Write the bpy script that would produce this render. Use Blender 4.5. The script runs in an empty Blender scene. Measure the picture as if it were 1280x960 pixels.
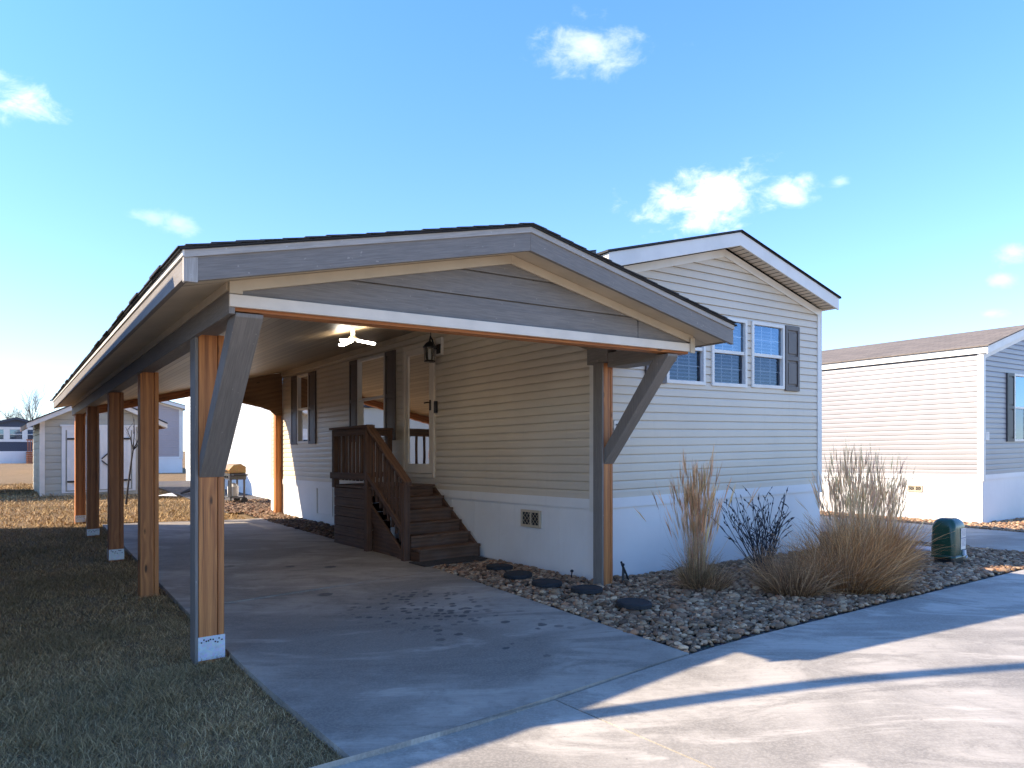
import bpy, math, random
import numpy as np
from mathutils import Vector, Matrix, noise
random.seed(7); RNG = np.random.default_rng(11)
D = bpy.data
SC = bpy.context.scene
COL = SC.collection

# ------------------------------------------------------------------ frames
FPX, CX, HY, CAMH = 915.0, 640.0, 562.0, 1.49
UX = Vector(((-32-640)/FPX, 1, -12/FPX)).normalized()      # along the house, away from the street
VX = Vector(((1887-640)/FPX, 1, 21/FPX)).normalized()      # across the row of houses
OO = Vector(((745-640)/FPX*8.25, 8.25, 0))                 # near corner of the house on the ground

def HF(u, v, z):                 # house frame (the lot is a touch out of level)
    return OO + UX*u + VX*v + Vector((0, 0, z))
def CF(u, v, z):                 # carport frame: narrows and drops slightly towards the rear
    return HF(u, v*(1-.0044*(u+.2)) if v < 0 else v, z-.008*max(u, 0))
def sstep(t):
    t = min(1, max(0, t)); return t*t*(3-2*t)
def gw(u, v):                    # world height of the ground
    t = sstep((-.7-v)/3.3)
    left = -.12+.019*min(max(u, -1), 25)
    b = min(max((u-9)*.02, 0), .34)
    return left*t+b*(1-t)
def G(u, v, dz=0):
    p = OO+UX*u+VX*v
    return Vector((p.x, p.y, gw(u, v)+dz))
def zf(u, v):                    # ground height in house-frame z
    return gw(u, v)-UX.z*u-VX.z*v

# ------------------------------------------------------------------ mesh builder
class MB:
    def __init__(s): s.v = []; s.f = []; s.uv = []; s.sm = []
    def poly(s, pts, uv=None, smooth=False):
        n = len(s.v); s.v += [Vector(p) for p in pts]
        s.f.append(tuple(range(n, n+len(pts))))
        if uv is None:
            p0, p1 = Vector(pts[0]), Vector(pts[1]); ex = (p1-p0)
            ex = ex.normalized() if ex.length > 1e-9 else Vector((1, 0, 0))
            nr = Vector((0, 0, 0))
            for i in range(1, len(pts)-1): nr += (Vector(pts[i])-p0).cross(Vector(pts[i+1])-p0)
            ey = nr.normalized().cross(ex) if nr.length > 1e-12 else Vector((0, 0, 1))
            uv = [((Vector(p)-p0).dot(ex), (Vector(p)-p0).dot(ey)) for p in pts]
        s.uv.append(uv); s.sm.append(smooth)
    def hexa(s, p):              # p: 4 bottom (ccw from above), 4 top
        p = [Vector(q) for q in p]
        L = [(p[1]-p[0]).length, (p[3]-p[0]).length, (p[4]-p[0]).length]
        ox, oy = random.uniform(0, 40), random.uniform(0, 40)
        la = L.index(max(L))
        fs = [((0, 3, 2, 1), 1, 0), ((4, 5, 6, 7), 0, 1), ((0, 1, 5, 4), 0, 2), ((1, 2, 6, 5), 1, 2), ((2, 3, 7, 6), 0, 2), ((3, 0, 4, 7), 1, 2)]
        for idx, a, b in fs:
            q = [p[i] for i in idx]
            e1, e2 = (q[1]-q[0]).length, (q[3]-q[0]).length
            uv = [(0, 0), (e1, 0), (e1, e2), (0, e2)]
            if b == la or (a != la and e2 > e1): uv = [(y, x) for x, y in uv]
            k = random.uniform(0, 5)
            s.poly(q, [(x+ox, y+oy+k) for x, y in uv])
    def box(s, F, u, v, z):
        (u0, u1), (v0, v1), (z0, z1) = u, v, z
        # order so that the normal points out for a right-handed (v,-u) layout
        s.hexa([F(u1, v0, z0), F(u0, v0, z0), F(u0, v1, z0), F(u1, v1, z0), F(u1, v0, z1), F(u0, v0, z1), F(u0, v1, z1), F(u1, v1, z1)])
    def bar(s, a, b, w, h, up=Vector((0, 0, 1))):
        a, b = Vector(a), Vector(b); d = (b-a).normalized()
        x = d.cross(Vector(up)); x = x.normalized() if x.length > 1e-6 else Vector((1, 0, 0))
        y = x.cross(d); x *= w/2; y *= h/2
        s.hexa([a-x-y, b-x-y, b+x-y, a+x-y, a-x+y, b-x+y, b+x+y, a+x+y])
    def extr(s, A, B):           # prism between two equal polygons
        n = len(A); A = [Vector(a) for a in A]; B = [Vector(b) for b in B]
        s.poly(A[::-1]); s.poly(B)
        for i in range(n):
            j = (i+1) % n; s.poly([A[i], A[j], B[j], B[i]])
    def tube(s, pts, rad, n=8, cap=True):
        pts = [Vector(p) for p in pts]
        if not hasattr(rad, '__len__'): rad = [rad]*len(pts)
        rings = []; prev = None
        for i, p in enumerate(pts):
            d = (pts[min(i+1, len(pts)-1)]-pts[max(i-1, 0)]).normalized()
            a = prev if prev else (Vector((0, 0, 1)) if abs(d.z) < .9 else Vector((1, 0, 0)))
            x = (a-d*a.dot(d)).normalized(); prev = x; y = d.cross(x)
            rings.append([p+(x*math.cos(2*math.pi*k/n)+y*math.sin(2*math.pi*k/n))*rad[i] for k in range(n)])
        base = len(s.v); le = 0
        for r in rings: s.v += r
        for i in range(len(rings)-1):
            l2 = le+(pts[i+1]-pts[i]).length
            for k in range(n):
                k2 = (k+1) % n
                s.f.append((base+i*n+k, base+i*n+k2, base+(i+1)*n+k2, base+(i+1)*n+k)); s.sm.append(True)
                w = 2*math.pi*rad[i]/n
                s.uv.append([(le, k*w), (le, (k+1)*w), (l2, (k+1)*w), (l2, k*w)])
            le = l2
        if cap:
            s.poly(rings[0][::-1]); s.poly(rings[-1])
    def lathe(s, c, prof, n=20, sx=1, sy=1):
        c = Vector(c)
        for i in range(len(prof)-1):
            (r0, z0), (r1, z1) = prof[i], prof[i+1]
            for k in range(n):
                a, b = 2*math.pi*k/n, 2*math.pi*(k+1)/n
                P = lambda r, z, t: c+Vector((r*math.cos(t)*sx, r*math.sin(t)*sy, z))
                q = [P(r0, z0, a), P(r0, z0, b), P(r1, z1, b), P(r1, z1, a)]
                if r0 < 1e-6: q = [q[0], q[2], q[3]]
                elif r1 < 1e-6: q = q[:3]
                s.poly(q, smooth=True)
    def build(s, name, mat, parent=None, bevel=0, weld=False):
        org = Vector(parent['_o']) if parent is not None else Vector((0, 0, 0))
        if parent is None and s.v:
            org = Vector((sum(p.x for p in s.v)/len(s.v), sum(p.y for p in s.v)/len(s.v), min(p.z for p in s.v)))
        me = D.meshes.new(name)
        me.from_pydata([p-org for p in s.v], [], s.f)
        ul = me.uv_layers.new(name='UVMap')
        ul.data.foreach_set('uv', [c for f in s.uv for p in f for c in p])
        me.polygons.foreach_set('use_smooth', s.sm)
        me.materials.append(mat)
        o = D.objects.new(name, me); COL.objects.link(o)
        if parent is not None: o.parent = parent
        else: o.location = org
        o['_o'] = list(org)
        if weld:
            m = o.modifiers.new('weld', 'WELD'); m.merge_threshold = 1e-4
        if bevel:
            if not weld:
                m = o.modifiers.new('weld', 'WELD'); m.merge_threshold = 1e-5
            m = o.modifiers.new('bevel', 'BEVEL'); m.width = bevel; m.segments = 2; m.limit_method = 'ANGLE'
        return o

def thing(name, label, cat, loc, group=None):
    o = D.objects.new(name, None); COL.objects.link(o); o.location = loc; o.empty_display_size = .2
    o['label'] = label; o['category'] = cat; o['_o'] = list(loc)
    if group: o['group'] = group
    return o
def tag(o, label, cat, group=None):
    o['label'] = label; o['category'] = cat
    if group: o['group'] = group
    return o
def kind(o, k): o['kind'] = k; return o

# ------------------------------------------------------------------ materials
MATS = {}
class NT:
    def __init__(s, name):
        m = D.materials.new(name); m.use_nodes = True; s.m = m; s.t = m.node_tree; s.n = s.t.nodes; s.l = s.t.links
        s.n.clear(); s.out = s.n.new('ShaderNodeOutputMaterial'); s.p = s.n.new('ShaderNodeBsdfPrincipled')
        s.l.new(s.p.outputs[0], s.out.inputs[0])
    def node(s, typ, ins=None, **kw):
        x = s.n.new('ShaderNode'+typ)
        for k, v in kw.items(): setattr(x, k, v)
        for k, v in (ins or {}).items(): s.set(x, k, v)
        return x
    def set(s, x, k, v):
        i = x.inputs[k]
        if isinstance(v, bpy.types.NodeSocket): s.l.new(v, i)
        else: i.default_value = v
    def P(s, k, v): s.set(s.p, k, v)
    def coord(s, typ='UV', scale=(1, 1, 1), rnd=True):
        c = s.node('TexCoord').outputs[typ]
        if rnd:
            r = s.node('ObjectInfo').outputs['Random']
            a = s.node('VectorMath', {0: c}, operation='ADD')
            s.l.new(s.node('Math', {0: r, 1: 37.0}, operation='MULTIPLY').outputs[0], a.inputs[1]); c = a.outputs[0]
        return s.node('Mapping', {'Vector': c, 'Scale': scale}).outputs[0]
    def noise(s, vec, scale=5, detail=4, rough=.6, dist=0):
        return s.node('TexNoise', {'Vector': vec, 'Scale': scale, 'Detail': detail, 'Roughness': rough, 'Distortion': dist}).outputs['Fac']
    def ramp(s, fac, stops):
        r = s.node('ValToRGB', {'Fac': fac}); e = r.color_ramp.elements
        while len(e) < len(stops): e.new(.5)
        for x, (p, c) in zip(e, stops): x.position = p; x.color = (*c, 1) if len(c) == 3 else c
        return r.outputs[0]
    def mix(s, fac, a, b, mode='MIX'):
        x = s.n.new('ShaderNodeMix'); x.data_type = 'RGBA'; x.blend_type = mode
        for i, v in ((0, fac), (6, a), (7, b)):
            if isinstance(v, bpy.types.NodeSocket): s.l.new(v, x.inputs[i])
            else: x.inputs[i].default_value = v if i == 0 else ((*v, 1) if len(v) == 3 else v)
        return x.outputs[2]
    def math(s, op, a, b=0, c=0, clamp=False):
        x = s.node('Math', operation=op, use_clamp=clamp)
        for i, v in enumerate((a, b, c)): s.set(x, i, v)
        return x.outputs[0]
    def sm(s, v, a, b):
        x = s.node('MapRange', {'Value': v, 'From Min': a, 'From Max': b}, interpolation_type='SMOOTHSTEP'); return x.outputs[0]
    def bump(s, h, strength=.3, dist=.01):
        b = s.node('Bump', {'Height': h, 'Strength': strength, 'Distance': dist}); s.P('Normal', b.outputs[0]); return b

def g3(v): return (v, v, v)
def paint(name, col, rough=.5, var=.12, dirt=.25, bump=.12, scale=3):
    t = NT(name); c = t.coord('Object')
    n = t.noise(c, scale, 5); n2 = t.noise(c, 40, 3)
    base = t.mix(t.sm(n, .35, .75), [x*(1+var*.4) for x in col], [x*(1-var) for x in col])
    base = t.mix(t.math('MULTIPLY', t.sm(t.noise(c, 1.3, 6, .7), .55, .8), dirt), base, [x*.6 for x in col])
    t.P('Base Color', base); t.P('Roughness', t.math('ADD', rough-.08, t.math('MULTIPLY', n2, .16)))
    t.bump(n2, bump, .002); return t.m
def siding_mat(name, col, rough=.42):
    t = NT(name); c = t.coord('Object', (1, 1, 1), False)
    n = t.noise(c, .8, 5, .6); n2 = t.noise(t.coord('Object', (6, 6, 60), False), 4, 3)
    st = t.noise(t.coord('Object', (5, 5, .35), False), 2.2, 5, .65)
    base = t.mix(t.sm(n, .3, .75), [x*1.04 for x in col], [x*.92 for x in col])
    base = t.mix(t.math('MULTIPLY', t.sm(st, .55, .82), .22), base, [x*.62 for x in col])
    t.P('Base Color', base); t.P('Roughness', rough)
    h = t.math('ADD', t.math('MULTIPLY', n2, .5), t.math('MULTIPLY', t.noise(c, 1.7, 2), 1.2))
    t.bump(h, .25, .004); return t.m
def wood(name, light, dark, knots=.6, rough=.65, gscale=1.0, weather=0.0, checks=.5):
    t = NT(name); uv = t.coord('UV', (1, 1, 1))
    v = t.node('Mapping', {'Vector': uv, 'Scale': (1.0*gscale, 14*gscale, 1)}).outputs[0]
    kv = t.node('Mapping', {'Vector': uv, 'Scale': (2.2, 7, 1)}).outputs[0]
    vor = t.node('TexVoronoi', {'Vector': kv, 'Scale': 1.1, 'Randomness': 1.0})
    kn = t.math('MULTIPLY', t.sm(t.math('ADD', vor.outputs['Distance'], t.math('MULTIPLY', t.noise(uv, 30, 2), .06)), .17, .09), t.sm(t.node('SeparateColor', {'Color': vor.outputs['Color']}).outputs[1], .22, .27))
    warp = t.node('VectorMath', {0: v, 1: (0, 0, 0)}, operation='ADD')
    t.l.new(t.node('CombineXYZ', {'Y': t.math('MULTIPLY', t.sm(vor.outputs['Distance'], .40, .0), .55)}).outputs[0], warp.inputs[1])
    wv = t.node('TexWave', {'Vector': warp.outputs[0], 'Scale': .32, 'Distortion': 3.2, 'Detail': 4, 'Detail Scale': 1.2, 'Detail Roughness': .6}, wave_type='BANDS', bands_direction='Y').outputs['Fac']
    fine = t.noise(t.node('Mapping', {'Vector': uv, 'Scale': (2, 110, 1)}).outputs[0], 2, 4)
    big = t.noise(t.node('Mapping', {'Vector': uv, 'Scale': (.6, 2.5, 1)}).outputs[0], 2, 3)
    f = t.math('ADD', t.math('MULTIPLY', wv, .22), t.math('MULTIPLY', fine, .78))
    base = t.mix(t.sm(f, .2, .85), dark, light)
    base = t.mix(t.math('MULTIPLY', t.sm(big, .4, .75), .5), base, [a*.55+b*.35 for a, b in zip(light, dark)])
    if weather: base = t.mix(t.math('MULTIPLY', t.sm(t.noise(uv, 3, 5, .7), .42, .7), weather), base, (.24, .22, .20))
    ck = t.noise(t.node('Mapping', {'Vector': uv, 'Scale': (.9, 60, 1)}).outputs[0], 1.0, 2, .4)
    ckm = t.math('MULTIPLY', t.sm(ck, .64, .72), checks)
    base = t.mix(ckm, base, [x*.15 for x in dark])
    base = t.mix(t.math('MULTIPLY', kn, knots), base, [x*.12 for x in light])
    t.P('Base Color', base); t.P('Roughness', rough)
    t.bump(t.math('SUBTRACT', f, t.math('MULTIPLY', ckm, 3)), .35, .003); return t.m
def graywood(name, col):
    t = NT(name); uv = t.coord('UV', (1, 1, 1))
    g = t.noise(t.node('Mapping', {'Vector': uv, 'Scale': (3, 55, 1)}).outputs[0], 2, 5, .65)
    b = t.noise(t.node('Mapping', {'Vector': uv, 'Scale': (.8, 3, 1)}).outputs[0], 2, 5, .6)
    base = t.mix(t.sm(g, .3, .75), [x*.80 for x in col], [x*1.18 for x in col])
    base = t.mix(t.math('MULTIPLY', t.sm(b, .45, .8), .4), base, [x*1.35 for x in col])
    sp = t.noise(uv, 26, 2, .5)
    base = t.mix(t.math('MULTIPLY', t.sm(sp, .70, .76), .45), base, [min(.6, x*2.2) for x in col])
    t.P('Base Color', base); t.P('Roughness', .6); t.bump(g, .4, .003); return t.m
def concrete(name, col, spots=None, seed=0):
    t = NT(name); c = t.node('Mapping', {'Vector': t.node('TexCoord').outputs['Object'], 'Location': (seed, seed*2, 0)}).outputs[0]
    a = t.noise(c, .55, 6, .62, .6); b = t.noise(c, 2.6, 6, .68); f = t.noise(c, 60, 4, .7); m = t.noise(c, 14, 5, .7)
    base = t.mix(t.sm(a, .38, .62), [x*1.22 for x in col], [x*.66 for x in col])
    wash = t.noise(t.node('Mapping', {'Vector': c, 'Rotation': (0, 0, -.63), 'Scale': (.45, 1.5, 1)}).outputs[0], 1.6, 6, .66, .8)
    base = t.mix(t.math('MULTIPLY', t.sm(wash, .50, .62), .7), base, [x*.50 for x in col])
    base = t.mix(t.math('MULTIPLY', t.sm(wash, .46, .34), .7), base, [x*1.5 for x in col])
    base = t.mix(t.math('MULTIPLY', t.sm(b, .52, .66), .45), base, [x*.55 for x in col])
    base = t.mix(t.math('MULTIPLY', t.sm(m, .54, .70), .40), base, [x*.60 for x in col])
    base = t.mix(t.math('MULTIPLY', t.sm(f, .40, .66), .35), base, [x*1.35 for x in col])
    br_ = t.noise(t.node('Mapping', {'Vector': c, 'Rotation': (0, 0, -.63), 'Scale': (3, 90, 1)}).outputs[0], 1, 3, .6)
    base = t.mix(t.math('MULTIPLY', t.sm(br_, .35, .7), .28), base, [x*.62 for x in col])
    fl = t.noise(c, 24, 3, .75)
    base = t.mix(t.math('MULTIPLY', t.sm(fl, .66, .72), .5), base, [x*.35 for x in col])
    h = t.math('ADD', t.math('MULTIPLY', f, .6), m)
    if spots:
        sp = None
        for (px, py, rx, ry, dens, sc) in spots:
            d = t.node('VectorMath', {0: t.node('TexCoord').outputs['Object'], 1: (-px, -py, 0)}, operation='ADD').outputs[0]
            d = t.node('VectorMath', {0: d, 1: (1/rx, 1/ry, 0)}, operation='MULTIPLY').outputs[0]
            ln = t.node('VectorMath', {0: d}, operation='LENGTH').outputs['Value']
            msk = t.sm(ln, 1.0, .35)
            vo = t.node('TexVoronoi', {'Vector': t.node('Mapping', {'Vector': c, 'Rotation': (0, 0, .9), 'Scale': (1, 1.8, 1)}).outputs[0], 'Scale': sc})
            blob = t.sm(t.math('ADD', vo.outputs['Distance'], t.math('MULTIPLY', t.noise(c, 30, 3), .25)), .36*dens+.16, .20*dens+.12)
            pick = t.sm(t.node('SeparateColor', {'Color': vo.outputs['Color']}).outputs[0], .42, .5)
            q = t.math('MULTIPLY', t.math('MULTIPLY', msk, blob), pick)
            sp = q if sp is None else t.math('MAXIMUM', sp, q)
        base = t.mix(t.math('MULTIPLY', sp, .85), base, (.045, .042, .042))
        h = t.math('SUBTRACT', h, t.math('MULTIPLY', sp, 1.2))
    t.P('Base Color', base); t.P('Roughness', t.math('ADD', .62, t.math('MULTIPLY', b, .25)))
    t.bump(h, .35, .006); return t.m
def attr_mat(name, rough=.8, spec=.3, bump=0, trans=0):
    t = NT(name); a = t.node('Attribute', attribute_name='Col')
    col = a.outputs['Color']
    if bump:
        c = t.coord('Object', (1, 1, 1), False); n = t.noise(c, 45, 4, .7)
        col = t.mix(.5, col, t.mix(n, g3(.25), g3(.9)), 'MULTIPLY'); col = t.mix(.35, col, a.outputs['Color'])
        t.bump(n, bump, .004)
    t.P('Base Color', col); t.P('Roughness', rough); t.P('Specular IOR Level', spec)
    if trans:
        tl = t.node('BsdfTranslucent', {'Color': col}); mx = t.node('MixShader', {0: trans}); t.l.new(t.p.outputs[0], mx.inputs[1]); t.l.new(tl.outputs[0], mx.inputs[2]); t.l.new(mx.outputs[0], t.out.inputs[0])
    return t.m
def glass(name, tint=(.9, .95, 1), refl=.12, ior=1.6, gcol=(1, 1, 1)):
    t = NT(name); t.n.remove(t.p)
    fr = t.node('Fresnel', {'IOR': ior}).outputs[0]
    f = t.math('ADD', fr, refl, clamp=True)
    c = t.coord('Object', (1, 1, 1), False)
    bp = t.node('Bump', {'Height': t.noise(c, 1.6, 2), 'Strength': .06, 'Distance': .02})
    tr = t.node('BsdfTransparent', {'Color': (*tint, 1)}); gl = t.node('BsdfGlossy', {'Color': (*gcol, 1), 'Roughness': .015, 'Normal': bp.outputs[0]})
    mx = t.node('MixShader', {0: f}); t.l.new(tr.outputs[0], mx.inputs[1]); t.l.new(gl.outputs[0], mx.inputs[2])
    t.l.new(mx.outputs[0], t.out.inputs[0]); return t.m
def metal(name, col, rough=.35, met=1):
    t = NT(name); c = t.coord('Object'); n = t.noise(c, 18, 4)
    v = t.node('TexVoronoi', {'Vector': c, 'Scale': 60}).outputs['Color']
    t.P('Base Color', t.mix(.25, t.mix(n, [x*.8 for x in col], [x*1.1 for x in col]), v, 'SOFT_LIGHT')); t.P('Metallic', met); t.P('Roughness', t.math('ADD', rough-.1, t.math('MULTIPLY', n, .2))); return t.m
def shingle(name, c1, c2):
    t = NT(name); uv = t.coord('UV', (1, 1, 1), False)
    br = t.node('TexBrick', {'Vector': uv, 'Color1': (*c1, 1), 'Color2': (*c2, 1), 'Mortar': (*[x*.35 for x in c2], 1), 'Scale': 1, 'Mortar Size': .006, 'Brick Width': .33, 'Row Height': .14})
    n = t.noise(uv, 160, 3); n2 = t.noise(uv, 1.2, 4)
    base = t.mix(.6, br.outputs['Color'], t.mix(n, g3(.35), g3(1)), 'MULTIPLY'); base = t.mix(t.math('MULTIPLY', n2, .35), base, [x*.6 for x in c1])
    t.P('Base Color', base); t.P('Roughness', .9); t.bump(t.math('ADD', n, t.math('MULTIPLY', br.outputs['Fac'], -2)), .5, .006); return t.m

M = dict(
    siding=siding_mat('almond_vinyl', (.62, .53, .405)),
    siding_front=None,
    skirt=siding_mat('white_skirting_vinyl', (.78, .75, .70), .5),
    white=paint('white_trim', (.74, .69, .605), .45, .08, .15),
    offwhite=paint('offwhite_trim', (.72, .62, .49), .5, .1, .2),
    grey=graywood('grey_trim_wood', (.195, .168, .140)),
    greyl=graywood('pale_grey_trim_wood', (.38, .34, .29)),
    tan=paint('tan_soffit', (.52, .42, .29), .6, .12, .15),
    cedar=wood('orange_cedar', (.66, .26, .070), (.30, .095, .026), .95, .6),
    cedar_d=wood('brown_cedar', (.48, .19, .062), (.22, .078, .028), .8, .65),
    plywood=wood('plywood', (.30, .17, .075), (.17, .085, .035), .9, .7, .7),
    deck=wood('dark_deck_wood', (.155, .072, .035), (.058, .026, .014), .6, .7, 1.2, .08),
    tread=wood('tread_wood', (.20, .100, .050), (.066, .032, .018), .6, .65, 1.2, .15),
    newdeck=wood('new_red_deck', (.45, .16, .07), (.25, .08, .03), .5),
    shutter=paint('brown_shutter', (.115, .092, .078), .5, .12, .2),
    shutterk=paint('black_shutter', (.03, .03, .033), .5),
    black=paint('black_paint', (.012, .012, .013), .4, .1, 0),
    roofk=shingle('dark_shingle', (.055, .053, .052), (.03, .03, .03)),
    roofb=shingle('tan_shingle', (.27, .215, .165), (.185, .15, .115)),
    nsiding=siding_mat('grey_vinyl', (.285, .265, .255)),
    bsiding=siding_mat('white_vinyl', (.56, .55, .52)),
    psiding=siding_mat('mauve_vinyl', (.42, .345, .315)),
    slate=siding_mat('slate_vinyl', (.10, .11, .13)),
    dsiding=siding_mat('navy_vinyl', (.045, .05, .07)),
    shedside=siding_mat('sage_lap', (.42, .375, .28), .6),
    galv=metal('galvanised', (.62, .66, .70), .5, .35),
    glassf=glass('window_glass', (.78, .86, .95), .14, 1.55, (.50, .72, 1.0)), glassl=glass('screened_glass', (.52, .58, .66), .03, 1.45, (.6, .75, 1.0)),
    glassd=glass('dim_window_glass', (.8, .8, .8), .03, 1.45),
    dark=paint('dark_room', (.02, .02, .022), .9, .1, 0, 0),
    blind=paint('blind_slat', (.66, .67, .68), .5, .05, 0),
    green=paint('green_fibreglass', (.012, .05, .028), .25, .2, .15, .1, 9),
    rubber=paint('black_rubber', (.02, .02, .02), .8, .3, .2, .6, 30),
    mat=paint('coir_mat', (.07, .05, .035), .95, .4, .3, .9, 30),
    plastic=paint('grey_plastic', (.42, .42, .42), .6, .1, .3),
    stone=attr_mat('river_rock', .75, .35, .3),
    grass=attr_mat('turf_blades', .8, .2), straw=attr_mat('straw_blades', .75, .25, 0, .45),
    bark=wood('bark', (.12, .09, .07), (.04, .03, .025), .3, .9),
    grill=metal('grill_steel', (.13, .13, .125), .4, .6),
    grill_lid=metal('weathered_lid', (.45, .27, .10), .45, .5),
)
t = NT('lamp_glow'); t.P('Base Color', (1, 1, 1, 1)); t.P('Emission Color', (1, .90, .74, 1)); t.P('Emission Strength', 11); M['lamp'] = t.m
# ceiling: tongue and groove planks running along the carport
t = NT('plank_ceiling'); uv = t.coord('UV', (1, 1, 1), False)
sx = t.node('SeparateXYZ', {'Vector': uv})
fr = t.math('FRACT', t.math('DIVIDE', sx.outputs[1], .135)); gr = t.math('MINIMUM', t.sm(fr, 0, .09), t.sm(fr, 1, .91))
pid = t.node('TexWhiteNoise', {'W': t.math('FLOOR', t.math('DIVIDE', sx.outputs[1], .135))}, noise_dimensions='1D').outputs['Value']
gn = t.noise(t.node('Mapping', {'Vector': uv, 'Scale': (2, 40, 1)}).outputs[0], 2, 5)
b = t.mix(gn, (.30, .215, .125), (.42, .32, .20)); b = t.mix(t.math('MULTIPLY', pid, .75), b, (.20, .14, .085)); b = t.mix(gr, (.10, .075, .05), b)
t.P('Base Color', b); t.P('Roughness', .45); t.bump(t.math('ADD', gr, t.math('MULTIPLY', gn, .2)), .6, .004); M['ceil'] = t.m
# earth and dead turf under the blades
t = NT('lawn_soil'); c = t.coord('Object', (1, 1, 1), False)
n = t.noise(c, 1.1, 6, .7); n2 = t.noise(c, 9, 6, .75); n3 = t.noise(c, 70, 3, .7)
b = t.mix(t.sm(n, .35, .65), (.24, .155, .078), (.31, .20, .105)); b = t.mix(t.sm(n2, .4, .7), b, (.30, .215, .115)); b = t.mix(t.math('MULTIPLY', t.sm(n3, .4, .7), .7), b, (.05, .04, .022))
t.P('Base Color', b); t.P('Roughness', .95); t.P('Specular IOR Level', .1); t.bump(t.math('ADD', n3, n2), .9, .02); M['soil'] = t.m
t = NT('gravel_bed'); c = t.coord('Object', (1, 1, 1), False)
v = t.node('TexVoronoi', {'Vector': c, 'Scale': 30}); n = t.noise(c, 4, 4)
b = t.mix(t.sm(v.outputs['Distance'], .1, .5), (.20, .165, .135), (.05, .042, .036)); b = t.mix(.35, b, v.outputs['Color'], 'SOFT_LIGHT')
t.P('Base Color', b); t.P('Roughness', .9); t.bump(v.outputs['Distance'], -.8, .02); M['gravel'] = t.m

# ------------------------------------------------------------------ generic building pieces
def siding(B, F, s0, s1, z0, z1, course=.1, ops=(), lo=None, hi=None, lip=.013):
    """lapped boards; F(s, z, d) -> world, d outwards; lo(z)/hi(z) limit s (gables)"""
    gv = min(.0085, .10*course); prof = [(0, lip), (.62*course, lip*.85), (course-gv-.002, lip*.35), (course-gv, -.012), (course, -.012)]
    def dep(t):
        for (a, da), (b, db) in zip(prof, prof[1:]):
            if t <= b+1e-9: return da+(db-da)*(t-a)/(b-a)
        return prof[-1][1]
    lo = lo or (lambda z: s0); hi = hi or (lambda z: s1)
    k = 0
    while z0+k*course < z1-1e-6:
        za = z0+k*course; zb = min(za+course, z1)
        br = sorted({za, zb, *[za+p[0] for p in prof if za+p[0] < zb], *[o[i] for o in ops for i in (2, 3) if za < o[i] < zb]})
        for a, b in zip(br, br[1:]):
            if b-a < 1e-5: continue
            segs = [(None, None)]
            cuts = sorted((o[0], o[1]) for o in ops if o[2] < (a+b)/2 < o[3])
            xs = []; cur = None
            for c0, c1 in cuts: xs.append((cur, c0)); cur = c1
            xs.append((cur, None))
            da, db = dep(a-za), dep(b-za)
            for x0, x1 in xs:
                L0, L1 = (lo(a), lo(b)) if x0 is None else (x0, x0)
                R0, R1 = (hi(a), hi(b)) if x1 is None else (x1, x1)
                if R0-L0 < 1e-4 and R1-L1 < 1e-4: continue
                R1 = max(R1, L1); R0 = max(R0, L0)
                B.poly([F(L0, a, da), F(R0, a, da), F(R1, b, db), F(L1, b, db)])
                if abs(a-za) < 1e-6: B.poly([F(L0, a, -.012), F(R0, a, -.012), F(R0, a, da), F(L0, a, da)])
        k += 1
def boxm(B, F, s0, s1, z0, z1, d0, d1):
    B.hexa([F(s0, z0, d1), F(s1, z0, d1), F(s1, z0, d0), F(s0, z0, d0), F(s0, z1, d1), F(s1, z1, d1), F(s1, z1, d0), F(s0, z1, d0)])

def window(parent, F, s0, s1, z0, z1, gl, blinds=True, cols=3, rows=3, fw=.045, mframe=None, grid_lower=True, rail=.5):
    B = MB(); mf = mframe or M['white']
    for a in ((s0, s0+fw, z0, z1), (s1-fw, s1, z0, z1), (s0+fw, s1-fw, z0, z0+fw), (s0+fw, s1-fw, z1-fw, z1)): boxm(B, F, *a, -.05, .032)
    zm = z0+(z1-z0)*rail
    boxm(B, F, s0+fw, s1-fw, zm-.022, zm+.022, -.04, .018)
    o = B.build('window', mf, parent, .003)
    for k, (a, b, d) in enumerate(((z0+fw, zm-.022, -.022), (zm+.022, z1-fw, -.006))):
        B = MB(); B.poly([F(s0+fw, a, d), F(s1-fw, a, d), F(s1-fw, b, d), F(s0+fw, b, d)]); B.build('pane', M['glassl'] if gl is M['glassf'] and k == 0 else gl, o)
        if cols and (k or grid_lower):
            B = MB(); w = (s1-s0-2*fw)
            for i in range(1, cols): boxm(B, F, s0+fw+w*i/cols-.006, s0+fw+w*i/cols+.006, a, b, d-.012, d-.004)
            r = max(1, rows)
            for i in range(1, r):
                zz = a+(b-a)*i/r; boxm(B, F, s0+fw, s1-fw, zz-.006, zz+.006, d-.013, d-.003)
            B.build('muntin_grid', mf, o)
    B = MB(); boxm(B, F, s0, s1, z0, z1, -.34, -.33)
    for a in ((s0-.01, s0, z0, z1), (s1, s1+.01, z0, z1), (s0, s1, z0-.01, z0), (s0, s1, z1, z1+.01)): boxm(B, F, *a, -.33, -.05)
    B.build('dark_backing', M['dark'], o)  # near-black box stands in for the unlit room behind the glass
    if blinds:
        B = MB(); z = z0+fw+.02
        while z < z1-fw-.02:
            B.hexa([F(s0+fw+.01, z-.012, -.075), F(s1-fw-.01, z-.012, -.075), F(s1-fw-.01, z+.008, -.105), F(s0+fw+.01, z+.008, -.105),
                    F(s0+fw+.01, z-.010, -.074), F(s1-fw-.01, z-.010, -.074), F(s1-fw-.01, z+.010, -.104), F(s0+fw+.01, z+.010, -.104)])
            z += .046
        B.build('blind', M['blind'], o)
    return o
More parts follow.
